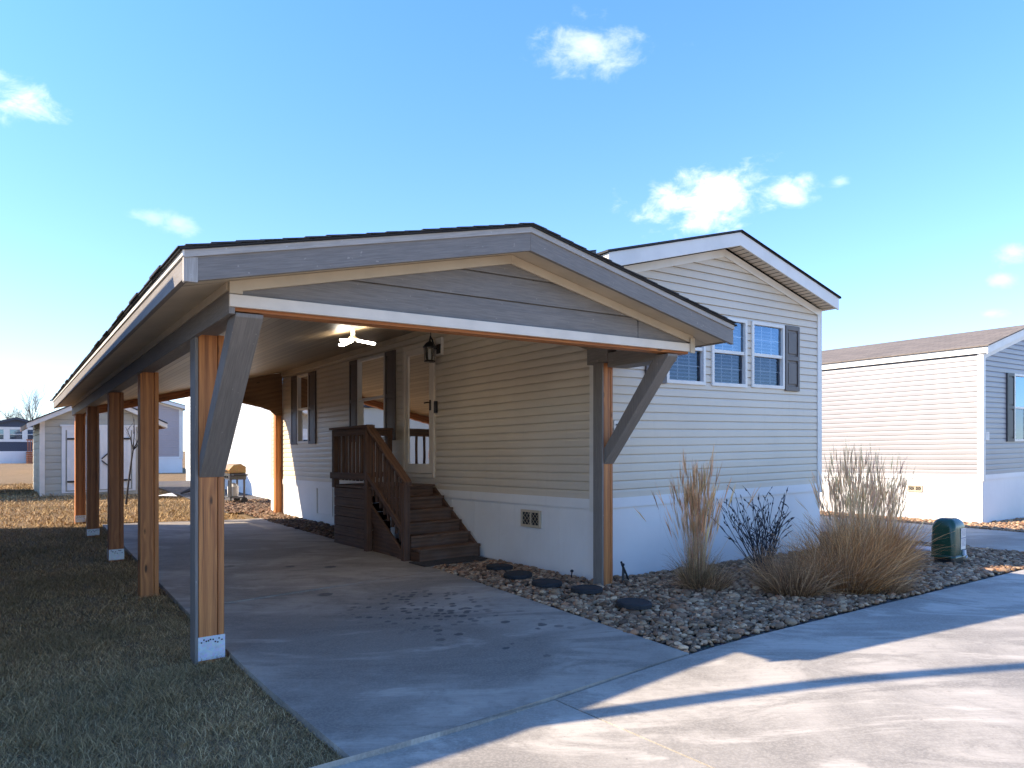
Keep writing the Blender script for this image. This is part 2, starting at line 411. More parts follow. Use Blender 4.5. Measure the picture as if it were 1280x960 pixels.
def shutter(parent, F, s0, s1, z0, z1, mat):
    B = MB(); w = .045; zm = (z0+z1)/2
    boxm(B, F, s0, s1, z0, z1, .012, .022)
    for a in ((s0, s0+w, z0, z1), (s1-w, s1, z0, z1), (s0+w, s1-w, z0, z0+w*1.4), (s0+w, s1-w, z1-w*1.4, z1), (s0+w, s1-w, zm-w*.7, zm+w*.7)): boxm(B, F, *a, .022, .040)
    for a, b in ((z0+w*1.4+.035, zm-w*.7-.035), (zm+w*.7+.035, z1-w*1.4-.035)): boxm(B, F, s0+w+.025, s1-w-.025, a, b, .022, .034)
    return B.build('shutter', mat, parent, .004)
def skirting(B, F, s0, s1, zb0, zb1, zt, rib=1):
    """ribbed skirting: zb0/zb1 ground heights at the ends"""
    n = max(2, int((s1-s0)/.2)); 
    for i in range(n):
        a, b = s0+(s1-s0)*i/n, s0+(s1-s0)*(i+1)/n
        za, zb = zb0+(zb1-zb0)*i/n-.1, zb0+(zb1-zb0)*(i+1)/n-.1
        p = [(a, .004), (a+.010, .0065), (a+.03, .0065), (a+.040, .004), (b, .004)] if rib and i % 3 == 0 else [(a, .004), (b, .004)] if rib == 0 or i % 3 == 2 else [(a, .004), (a+.008, .006), (a+.014, .006), (a+.022, .004), (b, .004)]
        for (x0, d0), (x1, d1) in zip(p, p[1:]):
            f = lambda x: za+(zb-za)*(x-a)/(b-a)
            B.poly([F(x0, f(x0), d0), F(x1, f(x1), d1), F(x1, zt, d1), F(x0, zt, d0)])

def house(F, name, label, cat, L, W, zsk, zband, zwall, zpk, mats, oh=.27, eave=.03, zb=lambda u, v: 0, side='L', front_ops=(), side_ops=(), rake_h=.17, course=.1, trim_w=.085, lit_back=True, hip=0):
    """single-wide home in frame F(u,v,z): side wall at v=0 (facing -v), front gable at u=0"""
    H = thing(name, label, cat, F(0, 0, zb(0, 0)))
    SL = lambda s, z, d: F(s, -d, z)
    SR = lambda s, z, d: F(s, W+d, z)
    FR = lambda s, z, d: F(-d, s, z)
    BK = lambda s, z, d: F(L+d, s, z)
    B = MB(); siding(B, SL, 0, L, zband, zwall, course, side_ops); siding(B, SR, 0, L, zband, zwall, course)
    slope = (zpk-zwall)/(W/2)
    lo = lambda z: 0 if z < zwall else (z-zwall)/slope
    hi = lambda z: W if z < zwall else W-(z-zwall)/slope
    zt = zwall if hip else zpk-.0005
    siding(B, FR, 0, W, zband, zt, course, front_ops, lo, hi); siding(B, BK, 0, W, zband, zt, course, (), lo, hi)
    B.build('wall', mats['wall'], H)
    B = MB(); skirting(B, SL, 0, L, zb(0, 0), zb(L, 0), zsk); skirting(B, SR, 0, L, zb(0, W), zb(L, W), zsk)
    skirting(B, FR, 0, W, zb(0, 0), zb(0, W), zsk, 0); skirting(B, BK, 0, W, zb(L, 0), zb(L, W), zsk)
    B.build('skirting', mats['skirt'], H)
    B = MB()
    for FF, l in ((SL, L), (SR, L), (FR, W), (BK, W)): boxm(B, FF, -.022, l+.022, zsk-.004, zband, -.01, .022)
    B.build('skirt_band', mats['skirt'], H, .003)
    for (uu, vv) in ((0, 0), (0, W), (L, 0), (L, W)):
        B = MB(); su = 1 if uu == 0 else -1; sv = 1 if vv == 0 else -1
        B.box(F, sorted((uu-su*.024, uu+su*trim_w)), sorted((vv-sv*.024, vv-sv*.002)), (zsk-.03, zwall+.02))
        B.box(F, sorted((uu-su*.024, uu-su*.002)), sorted((vv-sv*.002, vv+sv*trim_w)), (zsk-.03, zwall+.02))
        B.build('corner_trim', mats['trim'], H, .003)
    # roof
    rise = slope*eave; ze = zwall-rise+.16; zp = zpk+.16; th = .06
    us, ue = -oh, L+oh
    if not hip:
        for sgn in (0, 1):
            a = (-eave, ze) if sgn == 0 else (W+eave, ze); b = (W/2, zp)
            B = MB(); n = 40
            for i in range(n):
                u0, u1 = us-.02+(ue-us+.04)*i/n, us-.02+(ue-us+.04)*(i+1)/n
                up = [F(u0, a[0]+(-.03 if sgn == 0 else .03), a[1]-.008+.03), F(u1, a[0]+(-.03 if sgn == 0 else .03), a[1]-.008+.03), F(u1, b[0], b[1]+.03), F(u0, b[0], b[1]+.03)]
                dn = [p-Vector((0, 0, .025)) for p in up]
                if sgn: up = up[::-1]; dn = dn[::-1]
                hgt = (up[2]-up[1]).length
                B.poly(up[::-1], [(u0, hgt), (u1, hgt), (u1, 0), (u0, 0)] if sgn == 0 else [(u0, 0), (u1, 0), (u1, hgt), (u0, hgt)])
                B.poly(dn)
                B.poly([dn[0], dn[1], up[1], up[0]] if sgn == 0 else [dn[2], dn[3], up[3], up[2]])
                if i in (0, n-1):
                    q = (0, 3) if (i == 0) == (sgn == 0) else (1, 2)
                    B.poly([dn[q[0]], dn[q[1]], up[q[1]], up[q[0]]])
            B.build('roof', mats['roof'], H)
        B = MB()
        for u0, u1 in ((us, us+.025), (ue-.025, ue)):
            for (va, za), (vb, zb_) in (((-eave, ze), (W/2, zp)), ((W/2, zp), (W+eave, ze))):
                P = lambda u: [F(u, va, za-rake_h), F(u, vb, zb_-rake_h), F(u, vb, zb_), F(u, va, za)]
                B.extr(P(u0), P(u1))
        for v0, v1 in ((-eave, -eave+.022), (W+eave-.022, W+eave)):
            B.box(F, (us+.027, ue-.027), (v0, v1), (ze-rake_h+.02, ze-.002))
        B.build('fascia', mats['trim'], H, .003)
        B = MB()
        for u0, u1 in ((us+.026, -.016), (L+.016, ue-.026)):
            for (va, za), (vb, zb_) in (((-eave+.022, ze), (W/2, zp)), ((W/2, zp), (W+eave-.022, ze))):
                n = 24
                for i in range(n):
                    f0, f1 = i/n, (i+.82)/n
                    for g0, g1, dz in ((f0, f1, 0), (f1, (i+1)/n, .008)):
                        p = [(va+(vb-va)*g, za+(zb_-za)*g-rake_h+.045+dz) for g in (g0, g1)]
                        B.poly([F(u0, *p[0]), F(u1, *p[0]), F(u1, *p[1]), F(u0, *p[1])])
        B.box(F, (us+.03, ue-.03), (-eave+.022, -.016), (ze-rake_h+.03, ze-rake_h+.04))
        B.box(F, (us+.03, ue-.03), (W+.016, W+eave-.022), (ze-rake_h+.03, ze-rake_h+.04))
        B.build('soffit', mats['soffit'], H)
        for FF in (FR, BK):
            for a, b in (((0, zwall), (W/2, zpk)), ((W/2, zpk), (W, zwall))):
                B = MB(); P = lambda d: [FF(a[0], a[1]-.10, d), FF(b[0], b[1]-.10, d), FF(b[0], b[1], d), FF(a[0], a[1], d)]
                B.extr(P(.014), P(.026)); B.build('frieze_board', mats['trim'], H, .002)
    else:
        e = .3; h = 2.0
        a, b, c, d_ = F(us, -e, ze), F(ue, -e, ze), F(ue, W+e, ze), F(us, W+e, ze); r0, r1 = F(us+hip, W/2, zp), F(ue-hip, W/2, zp)
        B = MB(); B.poly([a, d_, r0]); B.poly([b, a, r0, r1]); B.poly([c, b, r1]); B.poly([d_, c, r1, r0]); B.build('roof', mats['roof'], H)
        B = MB(); B.box(F, (us, ue), (-e, W+e), (ze-.15, ze-.003)); B.build('soffit', mats['soffit'], H)
    return H, SL, FR

hm = dict(wall=M['siding'], skirt=M['skirt'], trim=M['white'], roof=M['roofk'], soffit=M['offwhite'])
# ------------------------------------------------------------------ the home with the carport
door_op = (3.60, 4.52, 1.16, 3.15)
w_side = [(8.733, 9.402, 1.72, 3.185), (5.208, 6.317, 1.72, 3.19)]
w_front = [(2.836, 3.59, 2.295, 3.195), (1.996, 2.731, 2.285, 3.195), (1.14, 1.87, 2.285, 3.195)]
zbm = lambda u, v: zf(u, v)
home, SL, FR = house(HF, 'mobile_home', 'almond sided single-wide mobile home with white skirting behind the carport', 'mobile home', 11.2, 4.52, .82, .93, 3.50, 4.08, hm,
                     oh=.27, eave=.06, zb=zbm, side_ops=[door_op]+w_side, front_ops=w_front)
for w in w_side: window(home, SL, *w, M['glassd'], False, 3, 3, grid_lower=False, rail=.5)
for i, w in enumerate(w_front): window(home, FR, *w, M['glassf'], True, 3, 2, rail=.5, grid_lower=True)
for a in ((9.41, 9.76, 1.70, 3.19), (8.34, 8.725, 1.70, 3.19), (6.325, 6.66, 1.70, 3.195), (4.83, 5.20, 1.70, 3.195)): shutter(home, SL, *a, M['shutter'])
for a in ((3.604, 3.945, 2.275, 3.20), (.775, 1.125, 2.275, 3.20)): shutter(home, FR, *a, M['shutter'])
# storm door
B = MB()
for a in ((3.56, 3.625, 1.16, 3.195), (4.495, 4.56, 1.16, 3.195), (3.625, 4.495, 3.13, 3.195), (3.56, 4.56, 1.10, 1.158)): boxm(B, SL, *a, -.04, .035)
df = B.build('door_frame', M['offwhite'], home, .004)
B = MB()
for a in ((3.63, 3.72, 1.17, 3.125), (4.40, 4.49, 1.17, 3.125), (3.72, 4.40, 3.03, 3.125), (3.72, 4.40, 1.17, 1.31)): boxm(B, SL, *a, -.01, .022)
sd = B.build('storm_door', M['offwhite'], home, .004)
B = MB(); B.poly([SL(3.72, 1.31, .006), SL(4.40, 1.31, .006), SL(4.40, 3.03, .006), SL(3.72, 3.03, .006)]); B.build('pane', glass('storm_glass', (.85, .85, .85), .08, 1.5), sd)
B = MB(); boxm(B, SL, 3.66, 3.70, 2.13, 2.29, .022, .035); B.tube([SL(3.68, 2.25, .035), SL(3.68, 2.25, .075), SL(3.77, 2.245, .08)], .011); B.build('handle', M['black'], sd, .003)
B = MB(); boxm(B, SL, 3.63, 4.49, 1.17, 3.12, -.10, -.07)
for z0, z1 in ((1.30, 1.75), (1.9, 2.9)):
    for s0, s1 in ((3.76, 4.02), (4.1, 4.36)): boxm(B, SL, s0, s1, z0, z1, -.07, -.062)
B.build('inner_door', paint('warm_grey_door', (.36, .31, .27), .5), home, .004)
B = MB(); boxm(B, SL, 3.625, 3.63, 1.16, 3.13, -.10, -.041); boxm(B, SL, 4.49, 4.495, 1.16, 3.13, -.10, -.041); B.build('door_jamb', M['offwhite'], home)
B = MB(); boxm(B, SL, 3.47, 3.535, 2.08, 2.26, .016, .05); boxm(B, SL, 3.49, 3.515, 2.19, 2.24, .05, .058); B.build('doorbell', M['black'], home, .008)
# foundation vents
def vent(par, F, s0, s1, z0, z1):
    B = MB(); w = .03
    for a in ((s0, s0+w, z0, z1), (s1-w, s1, z0, z1), (s0+w, s1-w, z0, z0+w), (s0+w, s1-w, z1-w, z1)): boxm(B, F, *a, .0, .03)
    o = B.build('skirt_vent', M['tan'], par, .003)
    B = MB(); boxm(B, F, s0+w, s1-w, z0+w, z1-w, .013, .015); B.build('screen', M['black'], o)
    B = MB(); n = 5
    for i in range(-3, 6):
        for sg in (1, -1):
            a = s0+w+(s1-s0-2*w)*i/n; h = z1-z0-2*w; x0, x1 = (a, a+h) if sg == 1 else (a+h, a)
            pts = []
            for tt in np.linspace(0, 1, 9):
                x = x0+(x1-x0)*tt
                if s0+w <= x <= s1-w: pts.append(F(x, z0+w+h*tt, .02))
            if len(pts) > 1: B.bar(pts[0], pts[-1], .0035, .0035)
    boxm(B, F, (s0+s1)/2-.012, (s0+s1)/2+.012, z0+w, z1-w, .016, .026)
    B.build('grille', M['tan'], o)
vent(home, SL, .98, 1.375, .53, .745)
# access panel in the skirting
B = MB()
for a in ((7.50, 7.53, .26, .82), (8.3, 8.33, .26, .82), (7.53, 8.3, .79, .82), (7.53, 8.3, .26, .29)): boxm(B, SL, *a, .004, .02)
B.build('access_panel', M['skirt'], home, .003)
# number sign
ns = thing('number_sign', 'small white house number plaque partly hidden by the grey brace', 'sign', HF(-.02, .36, 1.62))
B = MB(); boxm(B, FR, .26, .52, 1.60, 1.82, .013, .022); B.build('plate', M['white'], ns, .004)
cu = D.curves.new('numeral', 'FONT'); cu.body = '3'; cu.size = .17; cu.extrude = .003; cu.align_x = 'CENTER'; cu.align_y = 'CENTER'
ob = D.objects.new('numeral', cu); COL.objects.link(ob)
dg = bpy.context.evaluated_depsgraph_get(); me = D.meshes.new_from_object(ob.evaluated_get(dg)); D.objects.remove(ob)
num = D.objects.new('numeral', me); COL.objects.link(num); me.materials.append(M['black']); num.parent = ns
vh = Vector((VX.x, VX.y, 0)).normalized(); nrm = vh.cross(Vector((0, 0, 1)))
num.matrix_local = Matrix.Translation(HF(-.028, .315, 1.715)-Vector(ns['_o'])) @ Matrix((vh, Vector((0, 0, 1)), nrm)).transposed().to_4x4()

# wall lantern
wl = thing('wall_lantern', 'black caged wall lantern on a white block beside the storm door', 'wall light', SL(3.36, 2.8, .1))
B = MB(); boxm(B, SL, 3.30, 3.48, 2.94, 3.20, .013, .05); B.build('mounting_block', M['white'], wl, .004)
B = MB(); B.tube([SL(3.38, 3.02, .05), SL(3.38, 3.04, .12), SL(3.37, 3.16, .17), SL(3.35, 3.20, .21), SL(3.34, 3.12, .23)], .013); boxm(B, SL, 3.33, 3.43, 2.96, 3.10, .05, .065)
B.tube([SL(3.34, 3.20, .21), SL(3.34, 3.30, .215)], .006, 6); B.build('bracket', M['black'], wl)
cl = SL(3.34, 2.82, .23)
B = MB(); B.lathe(cl, [(0, .0), (.085, 0), (.085, .02), (.075, .025), (0, .025)], 8); B.lathe(cl, [(.10, .215), (.105, .225), (.06, .28), (.03, .30), (.0, .32)], 8); B.lathe(cl, [(.0, .213), (.10, .215)], 8)
for k in range(6):
    a = math.pi/3*k; p = cl+Vector((.07*math.cos(a), .07*math.sin(a), .02)); B.bar(p, p+Vector((.015*math.cos(a), .015*math.sin(a), .2)), .009, .009)
B.build('cage', M['black'], wl)
B = MB(); B.lathe(cl, [(.058, .025), (.075, .215)], 12); B.build('lantern_glass', glass('lantern_glass', (.9, .9, .85), .08, 1.5), wl)
B = MB(); B.lathe(cl, [(0, .03), (.018, .05), (.026, .10), (.018, .14), (.016, .19)], 10); B.build('bulb', M['blind'], wl)

# ------------------------------------------------------------------ carport
cp = thing('carport', 'open timber carport with grey gable front and orange cedar posts', 'carport', CF(-.1, -4.2, zf(-.1, -4.2)))
UG, UF = -1.2, -1.5
ZP, VP_ = 3.28, -2.08                       # ridge of the front gable
zroof = lambda v: ZP-.22*abs(v-VP_)         # gable
zshed = lambda v: ZP+.22*(v-VP_)
zceil = lambda v: 3.44+.216*v
# roof planes (shingle top, deck underside)
def plate(B, F, u0, u1, pts, th, nu=1, jag=0):
    """pts: [(v,z),...] profile swept u0..u1; top face uv in metres"""
    for i in range(nu):
        a, b = u0+(u1-u0)*i/nu, u0+(u1-u0)*(i+1)/nu
        for (va, za), (vb, zb_) in zip(pts, pts[1:]):
            L = math.hypot(vb-va, zb_-za)
            P = [F(a, va, za), F(a, vb, zb_), F(b, vb, zb_), F(b, va, za)]; Q = [p-Vector((0, 0, th)) for p in P]
            B.poly(P, [(a, 0), (a, L), (b, L), (b, 0)]); B.poly(Q[::-1])
            B.poly([Q[0], Q[1], P[1], P[0]]); B.poly([Q[3], P[3], P[2], Q[2]])
        for (v, z), fl in ((pts[0], 0), (pts[-1], 1)):
            p = [F(a, v, z), F(b, v, z)]; q = [x-Vector((0, 0, th)) for x in p]
            B.poly([q[1], q[0], p[0], p[1]] if not fl else [q[0], q[1], p[1], p[0]])
B = MB()
VL, VR = -4.63, .47
plate(B, CF, UF-.025, -.03, [(VL-.03, zroof(VL-.03)), (VP_, ZP), (VR+.03, zroof(VR+.03))], .012, 2)
plate(B, CF, -.029, 10.72, [(VL-.03, zroof(VL-.03)), (VP_, ZP), (-.02, zshed(-.02))], .012, 24)
# individual shingle butts along the two eaves and the front rakes, so the edge is not a ruled line
rr = random.Random(4)
u = UF-.03
while u < 10.7:
    w = rr.uniform(.25, .4)
    B.box(CF, (u, min(u+w-.006, 10.72)), (VL-.045-rr.uniform(0, .01), VL+.25), (zroof(VL-.04)+.001, zroof(VL-.04)+.012+rr.uniform(0, .006))) if False else None
    zz = zroof(VL-.04); hh = rr.uniform(.006, .016); e = rr.uniform(.035, .05)
    P = [CF(u, VL-e, zz+.001), CF(u+w-.006, VL-e, zz+.001), CF(u+w-.006, VL+.2, zz+.055), CF(u, VL+.2, zz+.055)]
    B.hexa(P[::-1]+[p+Vector((0, 0, hh)) for p in P[::-1]]); u += w
for sg in (0, 1):
    d = 0; Lr = 2.55
    while d < Lr:
        w = .142; hh = rr.uniform(.007, .011); e = rr.uniform(.034, .042)
        s_ = (lambda x: VL+x) if sg == 0 else (lambda x: VR-x)
        v0, v1 = s_(d), s_(min(d+w+.03, Lr)); z0, z1 = zroof(v0)+.001+.006, zroof(v1)+.001
        P = [CF(UF-e, v0, z0), CF(UF+.3, v0, z0), CF(UF+.3, v1, z1), CF(UF-e, v1, z1)]
        if sg == 0: P = P[::-1]
        P = P[::-1]
        B.hexa(P+[p+Vector((0, 0, hh)) for p in P]); d += w
B.build('roof', M['roofk'], cp)
# closing panel between gable roof and lean-to, over the house front
B = MB(); P = lambda u: [CF(u, VP_+.02, zroof(VP_+.02)-.30), CF(u, -.02, zroof(-.02)-.22), CF(u, -.02, zshed(-.02)-.015), CF(u, VP_+.02, zshed(VP_+.02)-.02)]
B.extr(P(-.026), P(-.005)); B.build('closing_panel', M['grey'], cp)
# rake fascia + white drip strip
for (va, vb) in ((VL, VP_), (VP_, VR)):
    B = MB(); P = lambda u, a, b: [CF(u, va, zroof(va)-b), CF(u, vb, zroof(vb)-b), CF(u, vb, zroof(vb)-a), CF(u, va, zroof(va)-a)]
    q = [P(UF, .052, .20), P(UF+.035, .052, .20)]
    L = (vb-va)
    B.hexa([q[0][0], q[0][1], q[1][1], q[1][0], q[0][3], q[0][2], q[1][2], q[1][3]])
    B.build('rake_fascia', M['grey'], cp, .003)
    B = MB(); q = [P(UF-.012, .014, .056), P(UF+.02, .014, .056)]
    B.hexa([q[0][0], q[0][1], q[1][1], q[1][0], q[0][3], q[0][2], q[1][2], q[1][3]]); B.build('drip_edge', M['greyl'], cp)
# eave fascias
B = MB(); zt = zroof(VL)
B.box(CF, (UF+.0, 10.68), (VL, VL+.035), (zt-.175, zt-.045)); B.build('eave_fascia', M['grey'], cp, .003)
B = MB(); B.box(CF, (UF-.01, 10.7), (VL-.012, VL+.01), (zt-.048, zt-.012)); B.build('drip_edge', M['white'], cp)
B = MB(); B.box(CF, (UF-.004, UF+.034), (VL-.004, VL+.075), (zt-.195, zt-.045)); B.build('fascia_return', M['greyl'], cp, .003)
B = MB(); zt2 = zroof(VR); B.box(CF, (UF+.036, -.06), (VR-.035, VR), (zt2-.175, zt2-.02)); B.build('eave_fascia', M['grey'], cp, .003)
B = MB(); P = lambda u: [CF(u, VL, zt-.175), CF(u, -.02, zshed(-.02)-.175), CF(u, -.02, zshed(-.02)-.02), CF(u, VL, zt-.02)]; B.extr(P(10.66), P(10.70)); B.build('rear_fascia', M['grey'], cp)
# soffits
B = MB()
for (va, vb) in ((VL+.035, VP_), (VP_, VR-.035)):
    B.poly([CF(UF+.035, va, zroof(va)-.17), CF(UG, va, zroof(va)-.17), CF(UG, vb, zroof(vb)-.17), CF(UF+.035, vb, zroof(vb)-.17)])
B.poly([CF(UG, VL+.035, zt-.165), CF(10.66, VL+.035, zt-.165), CF(10.66, -4.3, zroof(-4.3)-.17), CF(UG, -4.3, zroof(-4.3)-.17)])
B.poly([CF(UG, VR-.035, zt2-.165), CF(UG, .15, zroof(.15)-.17), CF(-.03, .15, zroof(.15)-.17), CF(-.03, VR-.035, zt2-.165)])
B.build('soffit', M['tan'], cp)
# front gable wall: lapped grey boards, frieze, bottom trim, cedar beam
FG = lambda s, z, d: CF(UG-d, s, z)
B = MB(); slope = .22; zb0 = 2.53
lo = lambda z: max(-4.29, VP_-(3.13-z)/slope); hi = lambda z: min(.16, VP_+(3.13-z)/slope)
siding(B, FG, -4.29, .16, zb0, 3.12, .205, (), lo, hi, .012); B.build('gable_panel', M['grey'], cp)
B = MB(); boxm(B, FG, -.585, -.58, zb0, 2.735, .004, .0135); B.build('board_joint', M['black'], cp)
for (va, vb) in ((-4.31, VP_), (VP_, .18)):
    B = MB(); P = lambda d: [FG(va, zroof(va)-.245, d), FG(vb, zroof(vb)-.245, d), FG(vb, zroof(vb)-.172, d), FG(va, zroof(va)-.172, d)]
    q0, q1 = P(.04), P(.014); B.hexa([q0[0], q0[1], q1[1], q1[0], q0[3], q0[2], q1[2], q1[3]])
    B.build('frieze_board', M['tan'], cp, .003)
for q in ((-4.31, -4.225, 2.54, 2.61, .014, .038), (.115, .18, 2.44, 2.59, .047, .06)):
    B = MB(); boxm(B, FG, *q); B.build('end_block', M['tan'], cp, .003)
B = MB(); boxm(B, FG, -4.31, .18, 2.455, 2.535, .014, .045); B.build('bottom_trim', M['offwhite'], cp, .004)
B = MB(); boxm(B, FG, -4.28, .15, 2.436, 2.66, -.13, -.004); B.build('front_beam', M['cedar'], cp, .004)
# side beams
B = MB(); B.box(CF, (UG-.03, 10.6), (-4.31, -4.272), (2.41, 2.56)); B.build('beam_cladding', M['grey'], cp, .004)
B = MB(); B.box(CF, (UG, 10.6), (-4.318, -4.27), (2.563, 2.64)); B.build('frieze_board', M['tan'], cp, .003)
B = MB(); B.box(CF, (UG+.14, 10.6), (-4.268, -4.13), (2.43, 2.62)); B.build('side_beam', M['grey'], cp, .004)
B = MB(); B.box(CF, (UG+.14, -.35), (-.155, .13), (2.375, 2.53)); B.build('beam_cladding', M['grey'], cp, .004)
B = MB(); B.box(CF, (-.35, -.03), (-.165, -.025), (2.43, 2.60)); B.build('side_beam', M['grey'], cp, .004)
# ceiling
B = MB(); n = 1
us = [UG+.0, 10.62]
for ua, ub, va, vb in ((us[0], -.03, -4.27, VP_), (-.03, us[1], -4.27, -.02)):
    B.poly([CF(ua, va, zceil(va)), CF(ua, vb, zceil(vb)), CF(ub, vb, zceil(vb)), CF(ub, va, zceil(va))], [(ua, 0), (ua, (vb-va)*1.023), (ub, (vb-va)*1.023), (ub, 0)])
B.poly([CF(us[0], VP_, zceil(VP_)), CF(us[0], .13, 2.54), CF(-.03, .13, 2.54), CF(-.03, VP_, zceil(VP_))], [(us[0], 0), (us[0], 2.25), (-.03, 2.25), (-.03, 0)])
B.build('ceiling', M['ceil'], cp)
B = MB(); B.box(CF, (0.0, 10.5), (-.05, -.017), (zceil(-.02)-.09, zceil(-.02)-.003)); B.build('ceiling_trim', M['tan'], cp, .003)
# rear frame: rafter following the ceiling, plywood haunch and post by the house
B = MB(); P = lambda u: [CF(u, -4.27, zceil(-4.27)-.16), CF(u, -.17, zceil(-.17)-.16), CF(u, -.17, zceil(-.17)-.004), CF(u, -4.27, zceil(-4.27)-.004)]
B.extr(P(10.42), P(10.56)); B.build('rear_rafter', M['cedar_d'], cp, .004)
B = MB(); P = lambda u: [CF(u, -1.62, 2.86), CF(u, -.55, 2.64), CF(u, -.30, 2.56), CF(u, -.17, 2.45), CF(u, -.02, 2.45), CF(u, -.02, zceil(-.02)-.004), CF(u, -1.62, zceil(-1.62)-.004)]
B.extr(P(10.38), P(10.415)); B.build('rear_panel', M['plywood'], cp)
B = MB(); P = lambda u: [CF(u, -1.62, 2.85), CF(u, -.55, 2.63), CF(u, -.55, 2.70), CF(u, -1.62, 2.93)]; B.extr(P(10.33), P(10.378)); B.build('rear_header', M['plywood'], cp)
# posts
post_us = [-.18, 2.57, 5.2, 8.1, 10.35]
def post(u0, v0, wv, ztop, bracket, clad, mat, zg, du=.17):
    B = MB(); a = wv*.74
    B.box(CF, (u0, u0+du), (v0, v0+a-.004), (zg-.05, ztop)); B.box(CF, (u0+.002, u0+du-.002), (v0+a+.003, v0+wv), (zg-.05, ztop)); B.box(CF, (u0+.02, u0+du-.02), (v0+a-.01, v0+a+.01), (zg-.05, ztop-.005))
    o = B.build('post', mat, cp, .006)
    if clad:
        B = MB(); B.box(CF, (u0-.004, u0+du), (v0-.026, v0-.003), (zg-.05, ztop)); B.build('post_cladding', M['grey'], o, .003)
    if bracket:
        B = MB(); h = bracket; e = .004
        B.box(CF, (u0-e, u0-.0005), (v0-e, v0+wv+e), (zg-.02, zg+h)); B.box(CF, (u0+du+.0005, u0+du+e), (v0-e, v0+wv+e), (zg-.02, zg+h))
        p = B.build('post_base', M['galv'], o)
        rr = random.Random(int(u0*100))
        for q in range(10):
            vv, zz = v0+.015+(wv-.03)*(q+.5)/10+rr.uniform(-.005, .005), zg+h-rr.uniform(.015, .055)
            B = MB(); B.box(CF, (u0-e-.004, u0-e), (vv-.005, vv+.005), (zz-.005, zz+.005)); B.build('nail', M['black'], p)
for i, u0 in enumerate(post_us):
    v0 = -4.27
    post(u0, v0, .185 if i else .19, 2.43, (.16, 0, .125, .09, .11)[i], i == 0, M['cedar'] if i in (0, 1, 4) else M['cedar_d'], zf(u0, -4.2)+.008*max(u0, 0)+.02)
post(-.30, -.165, .14, 2.43, 0, True, M['cedar'], zf(-.2, -.1)+.0, .14)
post(10.40, -.175, .15, zceil(-.1)-.2, 0, False, M['cedar'], zf(10.4, -.1)+.08+.02, .14)
# braces to the overhanging gable
def brace(v0, v1, u0, mat):
    P = lambda v: [CF(u0, v, 1.33), CF(u0, v, 1.50), CF(UG+.16, v, 2.425), CF(UG-.01, v, 2.425), CF(UG-.01, v, 2.40)]
    B = MB(); B.extr(P(v1), P(v0)); B.build('brace', mat, cp, .005)
brace(-4.265, -4.085, -.182, M['grey']); brace(-.165, -.02, -.302, M['grey'])

# ceiling light
cl = CF(2.25, -1.95, zceil(-1.95))
lt = thing('ceiling_light', 'lit white three-armed lamp under the carport ceiling', 'ceiling light', cl-Vector((0, 0, .16)))
B = MB(); B.tube([cl, cl-Vector((0, 0, .09))], .028, 12); B.lathe(cl-Vector((0, 0, .14)), [(0, 0), (.05, .005), (.06, .03), (.04, .055), (.02, .06)], 14); B.build('socket', M['white'], lt)
for a in (15, 135, 255):
    a = math.radians(a); d = Vector((math.cos(a), math.sin(a), -.16)).normalized(); c0 = cl-Vector((0, 0, .12))
    B = MB(); B.bar(c0+d*.05, c0+d*.27, .075, .022); B.build('lamp_panel', M['lamp'], lt, .006)

# ------------------------------------------------------------------ porch steps
zs = lambda u, v: zf(u, v)+.02
st = thing('porch_steps', 'dark stained wooden porch landing with railing and five steps', 'porch steps', HF(3.6, -.5, zs(3.6, -.5)))
V0, V1 = -1.04, -.06
B = MB()
for i in range(7):
    a = 3.47+(4.98-3.47)*i/7
    B.box(HF, (a, a+.209), (V0-.02, V1), (.972, 1.008))
B.build('landing', M['tread'], st, .004)
B = MB(); zb_ = zs(4.3, -1.04)
n = 6; hz = (.965-zb_)/n
for i in range(n):
    B.box(HF, (3.64, 4.955), (V0, V0+.028), (zb_+hz*i+.003, zb_+hz*(i+1)-.003)); B.box(HF, (4.93, 4.955), (V0+.03, V1), (zb_+hz*i+.003, zb_+hz*(i+1)-.003))
B.box(HF, (3.64, 4.93), (V0+.029, V0+.033), (zb_, .96))
B.build('side_panel', M['deck'], st, .004)
tz = [.85, .69, .53, .38, .23]; tu = [3.20, 2.95, 2.72, 2.49, 2.24]
prev = 3.47
for i, (z, u) in enumerate(zip(tz, tu)):
    VL_ = V0+.045 if i < 4 else V0+.045
    back = ([3.47]+tu)[i]
    B = MB(); B.box(HF, (u, (u+back)/2+.0), (VL_, V1), (z-.038, z)); B.box(HF, ((u+back)/2+.007, back+.03), (VL_, V1), (z-.038, z-.002)); B.build('tread', M['tread'], st, .006)
    zl = (tz+[zs(2.3, -.5)])[i+1]
    B = MB(); B.box(HF, (u+.03, u+.055), (VL_+.005, V1-.02), (zl-.01, z-.04)); B.build('riser', M['tread'], st, .003)
B = MB(); B.box(HF, (3.50, 3.525), (V0+.05, V1-.02), (.84, .970)); B.build('riser', M['tread'], st, .003)
# stringers
for v0 in (V0+.005, V1-.02):
    B = MB(); zb2 = zs(2.4, -.5)
    P = lambda v: [HF(2.29, v, zb2), HF(2.62, v, zb2), HF(3.64, v, .55), HF(3.64, v, .96), HF(3.48, v, .96), HF(2.29, v, .19)]
    if v0 < -.5: P = lambda v: [HF(2.60, v, zb2), HF(2.80, v, zb2), HF(3.64, v, .52), HF(3.64, v, .74), HF(2.60, v, .12)]
    B.extr(P(v0+.038), P(v0)); B.build('stringer', M['deck'], st, .004)
B = MB(); P = lambda v: [HF(2.72, v, zs(2.8, -1)), HF(3.64, v, zs(3.6, -1)), HF(3.64, v, .52)]; B.extr(P(V0+.055), P(V0+.045)); B.build('skirt_board', M['deck'], st)
